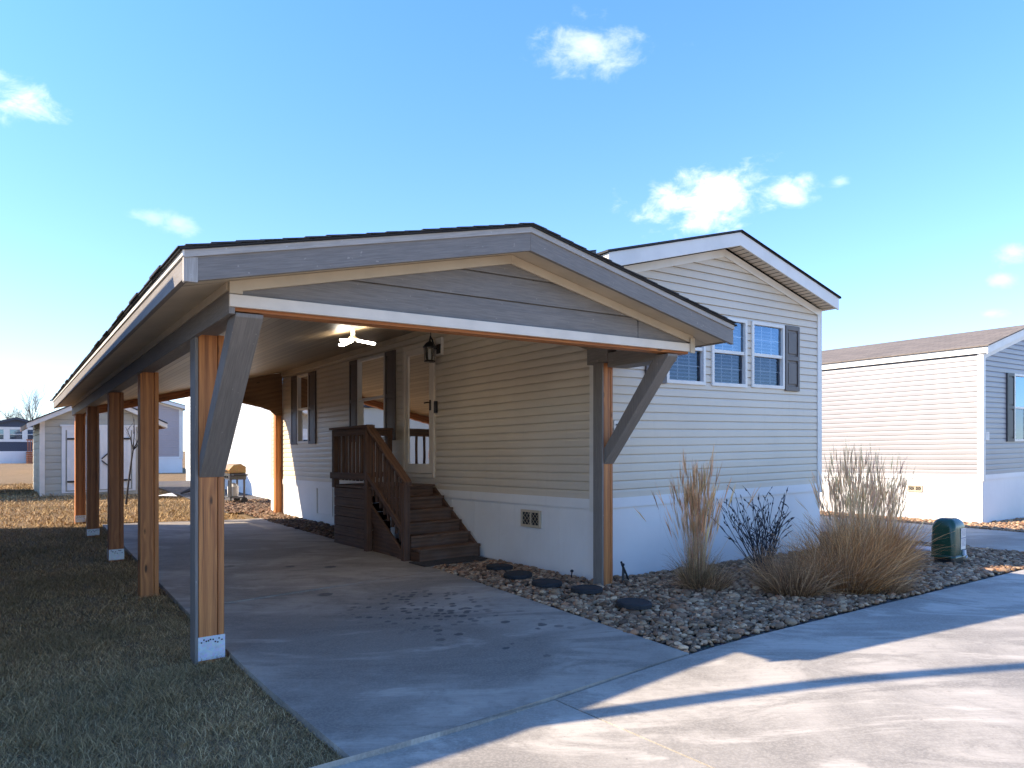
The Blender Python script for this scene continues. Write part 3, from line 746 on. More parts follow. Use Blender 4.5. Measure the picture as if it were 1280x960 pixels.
# newels and rails
NW = .09
def newel(u, v, z0, z1):
    B = MB(); B.box(HF, (u-NW/2, u+NW/2), (v-NW/2, v+NW/2), (z0, z1)); return B.build('newel_post', M['deck'], st, .005)
newel(2.55, V0-.01, zs(2.5, -1), 1.08); newel(3.69, V0-.01, zs(3.7, -1), 1.90); newel(4.90, V0+.0, .96, 1.86); newel(4.90, V1-.05, 1.0, 1.86)
B = MB(); B.box(HF, (3.60, 4.99), (V0-.075, V0+.055), (1.862, 1.90)); B.build('top_rail', M['deck'], st, .005)
B = MB(); B.box(HF, (3.73, 4.86), (V0-.045, V0-.012), (1.765, 1.860)); B.build('rail_board', M['deck'], st, .004)
B = MB(); B.box(HF, (3.73, 5.0), (V0-.055, V0-.020), (1.10, 1.20)); B.build('bottom_rail', M['deck'], st, .004)
for i in range(8):
    u = 3.82+i*.135; B = MB(); B.box(HF, (u-.03, u+.03), (V0-.010, V0+.022), (1.08, 1.86)); B.build('baluster', M['deck'], st, .004)
B = MB(); B.box(HF, (4.84, 4.98), (V0+.06, V1), (1.862, 1.90)); B.build('top_rail', M['deck'], st, .005)
for q in ((1.10, 1.18), (1.77, 1.86)):
    B = MB(); B.box(HF, (4.87, 4.90), (V0+.06, V1), q); B.build('bottom_rail' if q[0] < 1.5 else 'rail_board', M['deck'], st, .004)
B = MB(); B.box(HF, (2.29, 2.60), (V0+.048, V0+.068), (zs(2.4, -1), .185)); B.box(HF, (2.52, 2.60), (V0+.048, V0+.068), (.19, .34)); B.build('stringer_end', M['deck'], st, .003)
for i in range(5):
    v = V0+.16+i*.15; B = MB(); B.box(HF, (4.902, 4.93), (v-.02, v+.02), (1.08, 1.86)); B.build('baluster', M['deck'], st, .004)
B = MB(); P = lambda v: [HF(2.47, v, 1.06), HF(3.66, v, 1.86), HF(3.66, v, 1.91), HF(2.47, v, 1.11)]; B.extr(P(V0+.05), P(V0-.07)); B.build('hand_rail', M['deck'], st, .008)
B = MB(); P = lambda v: [HF(2.60, v, .43), HF(3.64, v, 1.12), HF(3.64, v, 1.21), HF(2.60, v, .52)]; B.extr(P(V0-.02), P(V0-.055)); B.build('lower_rail', M['deck'], st, .005)
for i in range(8):
    u = 2.70+i*.12; zz = .47+(u-2.6)*.663; B = MB(); B.box(HF, (u-.021, u+.021), (V0-.016, V0+.020), (zz-.22, zz+.70)); B.build('baluster', M['deck'], st, .004)

# ------------------------------------------------------------------ ground, paving
def grid_sheet(name, us, vs, dz, mat, skip=None):
    B = MB()
    for i in range(len(us)-1):
        for j in range(len(vs)-1):
            if skip and skip((us[i]+us[i+1])/2, (vs[j]+vs[j+1])/2): continue
            c = [(us[i], vs[j]), (us[i], vs[j+1]), (us[i+1], vs[j+1]), (us[i+1], vs[j])]
            B.poly([G(a, b, dz) for a, b in c], smooth=True)
    o = B.build(name, mat, None, weld=True); return kind(o, 'structure')
def lin(*segs):
    r = []
    for a, b, n in segs: r += [a+(b-a)*i/n for i in range(n)]
    return r+[segs[-1][1]]
us = lin((-400, -60, 6), (-60, -12, 8), (-12, 30, 84), (30, 80, 12), (80, 500, 8)); vs = lin((-400, -60, 6), (-60, -14, 10), (-14, 18, 64), (18, 70, 12), (70, 400, 8))
gd = grid_sheet('ground', us, vs, -.03, M['soil'])
def slab(name, pts, dz, mat, nu=20, th=.12):
    """strip of paving; pts = [(u, vleft, vright), ...]"""
    B = MB(); rows = []
    for (ua, la, ra), (ub, lb, rb) in zip(pts, pts[1:]):
        k = max(1, int(abs(ub-ua)/.5))
        for i in range(k):
            t_ = i/k; rows.append((ua+(ub-ua)*t_, la+(lb-la)*t_, ra+(rb-ra)*t_))
    rows.append(pts[-1]); nv = max(2, int(abs(pts[0][2]-pts[0][1])/.5))
    nv = min(nv, 60)
    for r0, r1 in zip(rows, rows[1:]):
        for j in range(nv):
            q = []
            for r, jj in ((r0, j), (r0, j+1), (r1, j+1), (r1, j)):
                v = r[1]+(r[2]-r[1])*jj/nv; q.append(G(r[0], v, dz))
            B.poly(q, smooth=True)
    lo = Vector((0, 0, th))
    for r0, r1 in zip(rows, rows[1:]):
        a, b = G(r0[0], r0[1], dz), G(r1[0], r1[1], dz); B.poly([a, b, b-lo, a-lo])
        a, b = G(r0[0], r0[2], dz), G(r1[0], r1[2], dz); B.poly([b, a, a-lo, b-lo])
    for r, fl in ((rows[0], 1), (rows[-1], 0)):
        a, b = G(r[0], r[1], dz), G(r[0], r[2], dz); B.poly([a, b, b-lo, a-lo] if fl else [b, a, a-lo, b-lo])
    o = B.build(name, mat, None); return kind(o, 'structure')
CC = (.36, .305, .238)
sp1 = G(.15, -2.35); sp2 = G(-1.3, -2.1); sp3 = G(-.6, -1.8)
conc_d = concrete('driveway_concrete', [x*.92 for x in CC], None, 3)
def spots_mat():
    return concrete('driveway_stained_concrete', CC, None, 1)
def edgeR(u): return np.interp(u, [-2.6, 1.8, 9.7], [-1.44, -1.03, -.72])
def edgeL(u): return np.interp(u, [-2.6, -.7, 1.8, 7.7, 9.7], [-4.06, -4.05, -3.98, -3.76, -3.70])
J1 = 1.60
TH = lambda a, b, n=4: [(u, float(edgeL(u)), float(edgeR(u))) for u in np.linspace(a, b, n)]
drive_near = slab('driveway', TH(-2.540, J1-.010), .02, conc_d)
drive_far = slab('driveway', TH(J1+.010, 9.6), .02, conc_d)
slab('doorstep_pad', [(1.93, -1.012, -.015), (5.0, -.94, -.015)], .019, conc_d)
street_m = concrete('street_concrete', [x*1.08 for x in (.37, .325, .262)], None, 8)
B = MB(); [B.poly([G(-14, a, -.025), G(-14, b_, -.025), G(-2.5, b_, -.025), G(-2.5, a, -.025)]) for a, b_ in zip(np.arange(-14, 18, .5), np.arange(-13.5, 18.5, .5))]; kind(B.build('road_base', paint('dark_base', (.03, .027, .024), .95), None), 'structure')
# street in panels with open joints
jv = [-40, -12, -7.2, -2.72, 1.9, 6.6, 11.2, 16, 40]
for a, b in zip(jv, jv[1:]):
    slab('street', [(-2.557, a+.006, b-.006), (-9.5, a+.006+.17*(6.9/1), b-.006+.17*6.9)] if False else [(-2.562, a+.007, b-.007), (-9.5, a+.007, b-.007)], .018, street_m)
slab('street', [(-9.512, -40, 40), (-14, -40, 40)], .018, street_m)
slab('neighbour_driveway', [(-2.545, 6.5, 9.3), (9, 6.75, 9.75)], .02, concrete('neighbour_concrete', CC, None, 14))
def sheet(name, pts, dz, mat):
    B = MB(); nn = 14
    for (ua, la, ra), (ub, lb, rb) in zip(pts, pts[1:]):
        for i in range(nn):
            for j in range(nn):
                q = []
                for x, y in ((i, j), (i, j+1), (i+1, j+1), (i+1, j)):
                    t_ = x/nn; u = ua+(ub-ua)*t_; l = la+(lb-la)*t_; r = ra+(rb-ra)*t_; q.append(G(u, l+(r-l)*y/nn, dz))
                B.poly(q, smooth=True)
    return kind(B.build(name, mat, None, weld=True), 'structure')
beds = [[(-2.53, -1.44, 6.48), (0.0, -1.20, 6.55)], [(0.0, -1.20, 0.0), (1.92, -1.03, 0.0)], [(0, 4.52, 6.57), (9, 4.52, 6.72)], [(5.02, -.93, 0), (11, -.70, 0)], [(-2.53, 9.33, 10.62), (6, 9.62, 10.62)], [(-2.53, 10.62, 17), (.15, 10.62, 17)], [(11.2, -1.0, 1.0), (24, -.6, 1.0)]]
for b in beds: sheet('gravel_bed', b, -.004, M['gravel'])

# ------------------------------------------------------------------ many-piece stuff built with numpy
def np_mesh(name, V, Fc, nper, col, mat, smooth=True):
    me = D.meshes.new(name); me.vertices.add(len(V)); me.vertices.foreach_set('co', V.astype(np.float32).ravel())
    nf = len(Fc); me.loops.add(nf*nper); me.polygons.add(nf)
    me.loops.foreach_set('vertex_index', Fc.astype(np.int32).ravel())
    me.polygons.foreach_set('loop_start', np.arange(0, nf*nper, nper, dtype=np.int32))
    me.polygons.foreach_set('use_smooth', np.full(nf, smooth, dtype=bool))
    me.update(calc_edges=True)
    a = me.color_attributes.new('Col', 'FLOAT_COLOR', 'POINT')
    c4 = np.ones((len(V), 4), np.float32); c4[:, :3] = col; a.data.foreach_set('color', c4.ravel())
    me.materials.append(mat); return me
def Gn(u, v):
    base = np.array(OO)[None]+np.outer(u, np.array(UX))+np.outer(v, np.array(VX))
    base[:, 2] = [gw(a, b) for a, b in zip(u, v)]; return base
import bmesh
def ico(sub):
    bm = bmesh.new(); bmesh.ops.create_icosphere(bm, subdivisions=sub, radius=1)
    v = np.array([x.co[:] for x in bm.verts]); f = np.array([[y.index for y in x.verts] for x in bm.faces]); bm.free(); return v, f
ROCK = np.array([(.34, .255, .18), (.24, .17, .12), (.44, .35, .27), (.28, .20, .15), (.16, .11, .08), (.48, .39, .30), (.33, .20, .13), (.26, .215, .17), (.16, .115, .08)])
def stones(name, regions, size, dens, sub, dark=1.0, lift=.0):
    iv, iff = ico(sub); us_, vs_ = [], []
    for (u0, l0, r0), (u1, l1, r1) in regions:
        area = abs(u1-u0)*(abs(r0-l0)+abs(r1-l1))/2; n = int(area*dens)
        t_ = RNG.random(n); s_ = RNG.random(n); us_.append(u0+(u1-u0)*t_); vs_.append((l0+(l1-l0)*t_)*(1-s_)+(r0+(r1-r0)*t_)*s_)
    u = np.concatenate(us_); v = np.concatenate(vs_); n = len(u)
    r = size*np.exp(RNG.normal(0, .3, n)); P = Gn(u, v); P[:, 2] += r*.30+lift+RNG.random(n)*.018
    nv = len(iv); V = np.repeat(iv[None], n, 0)*1.0
    # lumpy, squarish pebbles
    V = np.sign(V)*np.abs(V)**RNG.uniform(.75, 1.0, (n, 1, 1))
    V *= 1+RNG.normal(0, .10, (n, nv, 1))
    V *= r[:, None, None]*np.stack([RNG.uniform(.9, 1.5, n), RNG.uniform(.7, 1.05, n), RNG.uniform(.45, .75, n)], 1)[:, None]
    a = RNG.random(n)*2*np.pi; tl = RNG.normal(0, .35, n)
    c, s_ = np.cos(tl), np.sin(tl); y = V[..., 1]*c[:, None]-V[..., 2]*s_[:, None]; z = V[..., 1]*s_[:, None]+V[..., 2]*c[:, None]; V[..., 1], V[..., 2] = y, z
    c, s_ = np.cos(a), np.sin(a); x = V[..., 0]*c[:, None]-V[..., 1]*s_[:, None]; y = V[..., 0]*s_[:, None]+V[..., 1]*c[:, None]; V[..., 0], V[..., 1] = x, y
    V += P[:, None]
    F_ = (iff[None]+(np.arange(n)*nv)[:, None, None]).reshape(-1, 3)
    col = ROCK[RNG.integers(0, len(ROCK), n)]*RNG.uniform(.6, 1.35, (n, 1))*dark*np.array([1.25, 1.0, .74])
    me = np_mesh(name, V.reshape(-1, 3), F_, 3, np.repeat(col, nv, 0), M['stone']); o = D.objects.new(name, me); COL.objects.link(o); o['kind'] = 'stuff'; return o
tag(stones('river_rock', [[(-2.50, -1.42, 5.2), (-.03, -1.18, 5.4)], [(-.03, -1.18, -.04), (1.90, -1.02, -.04)]], .0195, 900, 2), 'tan and grey river rock covering the bed beside the driveway', 'gravel')
tag(stones('river_rock', [[(-2.5, 5.2, 6.45), (-.03, 5.4, 6.53)], [(0, 4.56, 6.55), (4, 4.56, 6.6)], [(-2.5, 9.36, 10.58), (5, 9.6, 10.58)], [(-2.5, 10.58, 13.5), (.1, 10.58, 13.5)]], .022, 600, 1), 'paler river rock around the neighbouring driveway and house', 'gravel')
tag(stones('river_rock', [[(5.04, -.91, -.04), (10.9, -.70, -.04)], [(11, -1.0, .9), (14.2, -.6, .9)]], .022, 600, 1, .6), 'dark river rock strip behind the porch steps', 'gravel')

def blades(name, P, h, w, lean, col, mat, tipcol=1.25, segs=2):
    """P base points, h heights, w widths; bent ribbon per blade"""
    n = len(P); a = RNG.random(n)*2*np.pi; side = np.stack([np.cos(a), np.sin(a), np.zeros(n)], 1)
    b = RNG.random(n)*2*np.pi; dirn = np.stack([np.cos(b), np.sin(b), np.zeros(n)], 1)
    vs_ = []; cs = []
    for k in range(segs+1):
        t_ = k/segs; c = P+dirn*(lean*h*t_**1.5)[:, None]; c[:, 2] += h*t_*np.sqrt(np.maximum(0.05, 1-np.minimum(lean, .98)**2*t_))
        ww = w*(1-t_*.85)
        vs_ += [c-side*ww[:, None]/2, c+side*ww[:, None]/2]; cc = col*(1+(tipcol-1)*t_); cs += [cc, cc]
    V = np.stack(vs_, 1); C = np.stack(cs, 1); m = 2*(segs+1)
    q = np.array([[2*k, 2*k+1, 2*k+3, 2*k+2] for k in range(segs)])
    F_ = (q[None]+(np.arange(n)*m)[:, None, None]).reshape(-1, 4)
    return np_mesh(name, V.reshape(-1, 3), F_, 4, C.reshape(-1, 3), mat)
TURF = np.array([(.22, .17, .085), (.29, .215, .11), (.40, .30, .16), (.13, .105, .06), (.52, .40, .24), (.24, .155, .085), (.32, .225, .12)])*np.array([1.36, 1.18, .95])
def lawn(regs):
    us_, vs_, hs, ws = [], [], [], []
    for (u0, u1, v0, v1, dens, hh, w) in regs:
        n = int((u1-u0)*(v1-v0)*dens); u = RNG.uniform(u0, u1, n); v = RNG.uniform(v0, v1, n)
        k = (v < edgeL(u)+.035+.10*np.array([noise.noise((a*4, b*4, 0))+.6*noise.noise((a*13, b*13, 5)) for a, b in zip(u, v)])) | (u > 9.7) | (u < -2.62)
        k &= ~((u < -2.53))
        u, v = u[k], v[k]; us_.append(u); vs_.append(v); hs.append(hh*np.exp(RNG.normal(0, .35, len(u)))); ws.append(np.full(len(u), w))
    u, v, h, w = map(np.concatenate, (us_, vs_, hs, ws)); P = Gn(u, v); P[:, 2] -= .03
    pn = np.array([noise.noise((a*.9, b*.9, 3)) for a, b in zip(u, v)]); pf = np.array([noise.noise((a*4, b*4, 9)) for a, b in zip(u, v)])
    h *= np.clip(1+.9*pf+.5*pn, .25, 2.2)
    idx = RNG.integers(0, len(TURF), len(u)); col = TURF[idx]*RNG.uniform(.7, 1.3, (len(u), 1))
    green = np.clip(.5+pn*1.6, 0, 1)[:, None]; col = col*(1-green*.38)+np.array([.18, .14, .065])*green*.3
    me = blades('lawn_grass', P, h, w, RNG.uniform(.6, .995, len(u)), col, M['grass'])
    o = D.objects.new('lawn_grass', me); COL.objects.link(o); o['kind'] = 'stuff'; return o
tag(lawn([(-2.55, 1.5, -6.6, -3.9, 9500, .040, .0042), (1.5, 5, -6.6, -3.8, 4200, .038, .006), (5, 10, -6.6, -3.6, 1800, .042, .008), (10, 24, -6.6, -.9, 500, .06, .014), (-1, 24, -9.5, -6.6, 350, .055, .013)]), 'patchy dormant brown and olive turf left of the driveway', 'grass')

# ornamental grasses ------------------------------------------------
def ribbons(name, bases, dirs, lens, widths, cols, mat, droop, segs=6, parent=None, plume=None, curl=.03):
    n = len(bases); side = np.cross(dirs, RNG.normal(0, 1, (n, 3))); side /= np.linalg.norm(side, axis=1)[:, None]
    out = dirs.copy(); out[:, 2] = 0; vs_, cs = [], []
    cur = bases.copy(); d = dirs.copy()
    for k in range(segs+1):
        t_ = k/segs; ww = widths*(1-.8*t_) if plume is None else widths*(plume(t_))
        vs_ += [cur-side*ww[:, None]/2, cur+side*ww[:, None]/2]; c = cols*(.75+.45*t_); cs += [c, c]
        cur = cur+d*(lens/segs)[:, None]
        d = d+out*(droop*.55)[:, None]*1.0/segs; d[:, 2] -= droop*t_*2.2/segs; d += RNG.normal(0, curl, d.shape); d /= np.linalg.norm(d, axis=1)[:, None]
    V = np.stack(vs_, 1); C = np.stack(cs, 1); m = 2*(segs+1); q = np.array([[2*k, 2*k+1, 2*k+3, 2*k+2] for k in range(segs)])
    F_ = (q[None]+(np.arange(n)*m)[:, None, None]).reshape(-1, 4)
    org = np.array(parent['_o']) if parent is not None else np.zeros(3)
    me = np_mesh(name, V.reshape(-1, 3)-org, F_, 4, C.reshape(-1, 3), mat); o = D.objects.new(name, me); COL.objects.link(o)
    if parent is not None: o.parent = parent
    return o, cur
def fan(c, n, rad, spread, up=1.0):
    a = RNG.random(n)*2*np.pi; r = rad*np.sqrt(RNG.random(n)); b = np.array(c)[None]+np.stack([r*np.cos(a), r*np.sin(a), np.zeros(n)], 1)
    k = spread*(r/rad)*RNG.uniform(.5, 1.2, n)+RNG.normal(0, spread*.25, n)
    d = np.stack([k*np.cos(a), k*np.sin(a), np.full(n, up)], 1); d += RNG.normal(0, .06, d.shape); d /= np.linalg.norm(d, axis=1)[:, None]; return b, d
def reed_grass(u, v, h, n, rad, label, group, straw, spread=.16, base_n=420, cat='ornamental grass'):
    c = G(u, v, .02); o = thing('feather_reed_grass', label, cat, c, group)
    b, d = fan(c, n, rad, spread); k = RNG.random(n) < .12; d[k] += RNG.normal(0, .22, (int(k.sum()), 3)); d[:, 2] = np.abs(d[:, 2]); d /= np.linalg.norm(d, axis=1)[:, None]
    rr_ = np.linalg.norm((b-np.array(c))[:, :2], axis=1)/rad
    L = h*(1-.30*rr_)*RNG.uniform(.55, 1.0, n)
    cols = np.array(straw)[None]*RNG.uniform(.55, 1.3, (n, 1))*(1+RNG.normal(0, .06, (n, 3)))
    stems, tip = ribbons('stem', b, d, L, np.full(n, .0055), cols, M['straw'], RNG.uniform(0, .22, n), 6, o, curl=.045)
    k = RNG.random(n) < .8; m = int(k.sum())
    pd = (tip[k]-b[k]); pd /= np.linalg.norm(pd, axis=1)[:, None]
    for q in range(3):
        ribbons('seed_head', tip[k]-pd*.16, pd+RNG.normal(0, .05, pd.shape), np.full(m, .26)*RNG.uniform(.5, 1.2, m), np.full(m, .0085)*RNG.uniform(.6, 1.2, m), cols[k]*np.array([1.15, 1.06, .95])[None], M['straw'], RNG.uniform(0, .3, m), 4, o, lambda t_: (.2, .8, 1, .7, .12)[int(round(t_*4))], .05)
    b, d = fan(c, base_n, rad*1.1, .6); ribbons('leaf', b, d, h*.34*RNG.uniform(.4, 1.1, base_n), np.full(base_n, .006), np.array([(.32, .21, .10)])*RNG.uniform(.5, 1.4, (base_n, 1)), M['straw'], RNG.uniform(.3, 1.6, base_n), 6, o, curl=.09)
    return o
def tuft(u, v, h, n, rad, label, group, cols, spread=.9, droop=(.3, 1.2), name='bunch_grass', w=.007):
    c = G(u, v, .0); b, d = fan(c, n, rad, spread)
    pal = np.array([1.12, .95, .80])*np.array(cols)[RNG.integers(0, len(cols), n)]*RNG.uniform(.55, 1.4, (n, 1))
    L = h*np.where(RNG.random(n) < .45, RNG.uniform(.25, .7, n), RNG.uniform(.6, 1.15, n))
    o, _ = ribbons(name, b, d, L, np.full(n, w)*RNG.uniform(.6, 1.3, n), pal, M['straw'], RNG.uniform(*droop, n), 7, curl=.13)
    me = o.data; me.transform(Matrix.Translation(-c)); o.location = c
    tag(o, label, 'ornamental grass', group); return o
GR = 'ornamental grasses in the rock bed'
reed_grass(-1.0, .52, 1.34, 330, .085, 'tall narrow straw-coloured reed grass standing alone nearest the brace', GR, (.70, .48, .28), .045)
reed_grass(-1.15, 3.30, 1.42, 420, .22, 'tallest pale feathery reed grass behind the orange clumps', GR, (.80, .62, .40), .12)
reed_grass(-1.25, 3.80, 1.34, 300, .20, 'pale reed grass at the right end of the orange clumps', GR, (.80, .62, .40), .12)
ORA = [(.50, .27, .105), (.60, .36, .16), (.40, .21, .085), (.70, .48, .25), (.28, .16, .08)]
BRN = [(.36, .24, .14), (.46, .31, .17), (.24, .16, .10), (.56, .41, .25)]
tuft(-1.75, 1.12, .56, 1500, .24, 'low tan bunch grass clump at the left of the row', GR, BRN, 1.1)
tuft(-1.95, 1.72, .72, 2300, .30, 'dense tan and orange bunch grass in the middle of the row', GR, ORA+BRN[:2], .85, (.2, 1.3))
tuft(-1.80, 2.35, .78, 2400, .30, 'bright orange bunch grass in front of the tall pale reeds', GR, ORA, .75, (.2, 1.2))
tuft(-1.62, 2.95, .74, 2200, .27, 'orange bunch grass leaning right at the end of the row', GR, ORA, .5, (.1, .9))
tuft(-2.15, 1.95, .42, 1100, .26, 'short grey-brown grass spilling forward below the orange clumps', GR, BRN, 1.1)
tuft(-1.55, 3.62, .34, 800, .22, 'small brown flattened grass tuft right of the orange row', GR, BRN, 1.2)
tuft(-1.02, .62, .36, 800, .20, 'small brown grass tuft around the foot of the lone reed grass', GR, BRN, 1.1)
reed_grass(-1.0, 13.0, 1.15, 120, .22, 'straw grass clump in front of the grey neighbour house', GR, (.6, .5, .34), .5)
# dark twiggy shrub
c = G(-.95, 1.75, 0); B = MB(); rr = random.Random(5)
for i in range(46):
    a = rr.uniform(0, 6.28); s_ = rr.uniform(.1, .75); d = Vector((math.cos(a)*s_, math.sin(a)*s_, 1)).normalized(); L = rr.uniform(.55, 1.05); p = c+Vector((rr.uniform(-.06, .06), rr.uniform(-.06, .06), 0)); pts = [p]
    for k in range(6):
        d = (d+Vector((rr.gauss(0, .10), rr.gauss(0, .10), .02))).normalized(); p = p+d*L/6; pts.append(p)
        if k > 1:
            e = (d+Vector((rr.gauss(0, .5), rr.gauss(0, .5), .1))).normalized(); q = p+e*rr.uniform(.06, .18); B.tube([p, (p+q)/2+Vector((0, 0, .01)), q], [.003, .0045, .001], 4, False)
            for _ in range(2):
                l = p+(q-p)*rr.random(); n_ = Vector((rr.gauss(0, 1), rr.gauss(0, 1), rr.gauss(0, 1))).normalized(); B.poly([l, l+e*.018+n_*.012, l+e*.045, l+e*.018-n_*.012])
    B.tube(pts, [.006, .0055, .005, .0045, .004, .003, .0015], 4, False)
tag(B.build('bare_shrub', paint('dark_twig', (.045, .040, .045), .8), None), 'dark bare twiggy shrub against the white skirting', 'shrub')

# ------------------------------------------------------------------ small things
sg = 'round rubber stepping stones in the rock bed'
labs = ['nearest and largest black stepping stone, beside the driveway corner', 'dark stepping stone in front of the carport corner post', 'dark stepping stone third from the street, below the skirting', 'flat stepping stone fourth from the street, below the skirt vent', 'half-buried stepping stone nearest the porch steps']
B = MB(); B.lathe((0, 0, 0), [(0, .022), (.12, .022), (.135, .02), (.14, .024), (.155, .022), (.165, .012), (.165, -.02)], 28); first = None
for i, (u, v) in enumerate([(-1.29, -.72), (-.51, -.60), (.04, -.68), (.64, -.62), (1.23, -.46)]):
    if first is None: o = B.build('stepping_stone', M['rubber'], None); first = o
    else: o = first.copy(); COL.objects.link(o)
    o.location = G(u, v, .042 if i < 2 else .034); o.rotation_euler = (random.uniform(-.04, .04), random.uniform(-.04, .04), i); tag(o, labs[i], 'stepping stone', sg)
B = MB()
for i in range(18):
    a = 1.95+(.42)*i/18; B.box(HF, (a, a+.0185), (-1.10, -.14), (zs(2.2, -.5)+.006, zs(2.2, -.5)+.018+(i % 2)*.003))
tag(B.build('door_mat', M['mat'], None), 'dark coir mat lying at the foot of the steps', 'door mat')
# telecom pedestal
pd = thing('utility_pedestal', 'green domed utility pedestal with white label beside the street', 'utility box', G(-1.85, 4.62))
pc = G(-1.75, 4.62, .0); ax = VX.copy(); ax.z = 0; ax.normalize(); ay = Vector((-ax.y, ax.x, 0))
W2, D2, HH = .19, .15, .60
def rrect(z, sx, sy, r, n=5):
    pts = []
    for (cx, cy, a0) in ((sx-r, sy-r, 0), (-sx+r, sy-r, 90), (-sx+r, -sy+r, 180), (sx-r, -sy+r, 270)):
        for k in range(n+1):
            a = math.radians(a0+90*k/n); pts.append(pc+ax*(cx+r*math.cos(a))+ay*(cy+r*math.sin(a))+Vector((0, 0, z)))
    return pts
def loft(B, rings):
    for A, C in zip(rings, rings[1:]):
        n = len(A)
        for i in range(n): B.poly([A[i], A[(i+1) % n], C[(i+1) % n], C[i]], smooth=True)
    B.poly(rings[-1]); 
B = MB(); rings = [rrect(.10, W2, D2, .05), rrect(.13, W2, D2, .05), rrect(HH-.13, W2-.004, D2-.004, .06)]
for k in range(1, 7):
    a = math.radians(15*k); rings.append(rrect(HH-.13+.13*math.sin(a), (W2-.004)-.13*(1-math.cos(a)), (D2-.004)-.10*(1-math.cos(a)), .06*math.cos(a)+.012))
loft(B, rings); B.build('dome', M['green'], pd, weld=True)
B = MB(); loft(B, [rrect(-.05, W2-.03, D2-.03, .03), rrect(.10, W2-.03, D2-.03, .03)]); B.build('base', M['black'], pd)
B = MB(); loft(B, [rrect(.095, W2+.006, D2+.006, .05), rrect(.128, W2+.006, D2+.006, .05)]); B.build('collar', M['green'], pd, weld=True)
# label and latch on the street-right face (+v side seen obliquely) 
fx = -ay    # street side
lb = lambda s, z, d: pc+fx*(D2+d)+ax*s+Vector((0, 0, z))
B = MB(); boxm(B, lb, .0, .13, .20, .47, -.0, .004); lbo = B.build('label_plate', M['white'], pd)
B = MB()
rr = random.Random(3)
for z in np.arange(.24, .455, .016):
    if .335 < z < .36: continue
    x = .012
    while x < .11:
        w = rr.uniform(.006, .02); boxm(B, lb, x, min(x+w, .12), z, z+.007, .004, .005); x += w+.006
boxm(B, lb, .004, .126, .338, .352, .004, .005); B.build('print', paint('label_ink', (.22, .22, .3), .6), lbo)
B = MB(); boxm(B, lb, .05, .10, .12, .19, 0, .025); B.tube([lb(.075, .13, .03), lb(.10, .11, .035), lb(.075, .09, .03)], .008); B.build('latch', M['galv'], pd)
B = MB(); q = [(-.85, 5.35), (-.85, 5.72), (-1.2, 5.72), (-1.2, 5.35)]
B.extr([G(u, v, -.02) for u, v in q], [G(u, v, .06) for u, v in q]); tag(B.build('valve_box_lid', M['plastic'], None, .01), 'pale grey utility lid flush in the rocks behind the green pedestal', 'utility lid')
# stake lights
def stake(u, v, label, h=.2):
    o = thing('stake_light', label, 'garden light', G(u, v)); c = G(u, v); B = MB(); B.tube([c, c+Vector((.01, 0, h))], .007, 6); B.build('stake', M['black'], o)
    B = MB(); B.lathe(c+Vector((.01, 0, h)), [(0, 0), (.018, 0), (.02, .012), (.016, .022), (0, .028)], 10); B.build('lamp_head', M['black'], o)
stake(.22, -.18, 'tiny black stake light in the rocks below the skirt vent', .10)
stake(-.34, .07, 'black stake light leaning at the foot of the corner post', .22)
c = G(-.28, .12); B = MB(); B.tube([c+Vector((.02, 0, .0)), c+Vector((.03, .02, .16)), c+Vector((.0, .02, .25)), c+Vector((.06, .0, .1)), c+Vector((.11, .03, .0))], .012, 6); tag(B.build('hose_stub', M['black'], None), 'black hose stub looped behind the corner post', 'hose')

# ------------------------------------------------------------------ neighbours
NF = lambda u, v, z: HF(u+.15, v+10.62, z)
nm = dict(wall=M['nsiding'], skirt=M['skirt'], trim=M['white'], roof=M['roofb'], soffit=M['white'])
nzb = lambda u, v: zf(u+.15, v+10.62)
nops = [(1.52, 2.36, 1.5, 2.94)]
nb, NSL, NFR = house(NF, 'neighbour_home', 'grey sided mobile home with tan shingle roof right of the second driveway', 'mobile home', 12.5, 4.52, .74, .84, 3.26, 3.86, nm, oh=.12, eave=.06, zb=nzb, front_ops=nops, rake_h=.15, course=.105)
window(nb, NFR, *nops[0], M['glassf'], False, 0, 0, rail=.5); shutter(nb, NFR, 1.13, 1.50, 1.5, 2.94, M['shutterk']); shutter(nb, NFR, 2.38, 2.75, 1.5, 2.94, M['shutterk'])
vent(nb, NSL, 1.14, 1.45, .46, .60)
ns2 = thing('number_sign', 'small white plaque beside the corner trim of the grey neighbour house', 'sign', NFR(.15, 1.5, .02))
B = MB(); boxm(B, NFR, .10, .25, 1.53, 1.70, .014, .03); B.build('plate', M['white'], ns2, .004)
B = MB(); boxm(B, NFR, .15, .20, 1.66, 1.67, .03, .033); boxm(B, NFR, .17, .18, 1.57, 1.66, .03, .033); B.build('numeral', M['plastic'], ns2)
# left neighbour, outside the picture but shading the drive and lawn
LF = lambda u, v, z: HF(u-.40, v-10.7, z)
lm = dict(wall=M['slate'], skirt=M['skirt'], trim=M['white'], roof=M['roofk'], soffit=M['white'])
house(LF, 'neighbour_home', 'slate sided hip-roofed mobile home left of the lawn, outside the picture', 'mobile home', 11.0, 4.55, .8, .9, 3.34, 3.9, lm, oh=.23, zb=lambda u, v: zf(u-.4, v-10.7), hip=2.4)
# home behind, in the same row
BF = lambda u, v, z: HF(u+13.5, v+1.0, z)
house(BF, 'neighbour_home', 'white sided mobile home behind the carport with sunlit wall and grill', 'mobile home', 10.9, 4.5, 1.02, 1.1, 3.66, 4.3, dict(wall=M['bsiding'], skirt=M['skirt'], trim=M['white'], roof=M['roofk'], soffit=M['white']), oh=.15, zb=lambda u, v: zf(u+13.5, v+1.0), course=.12)
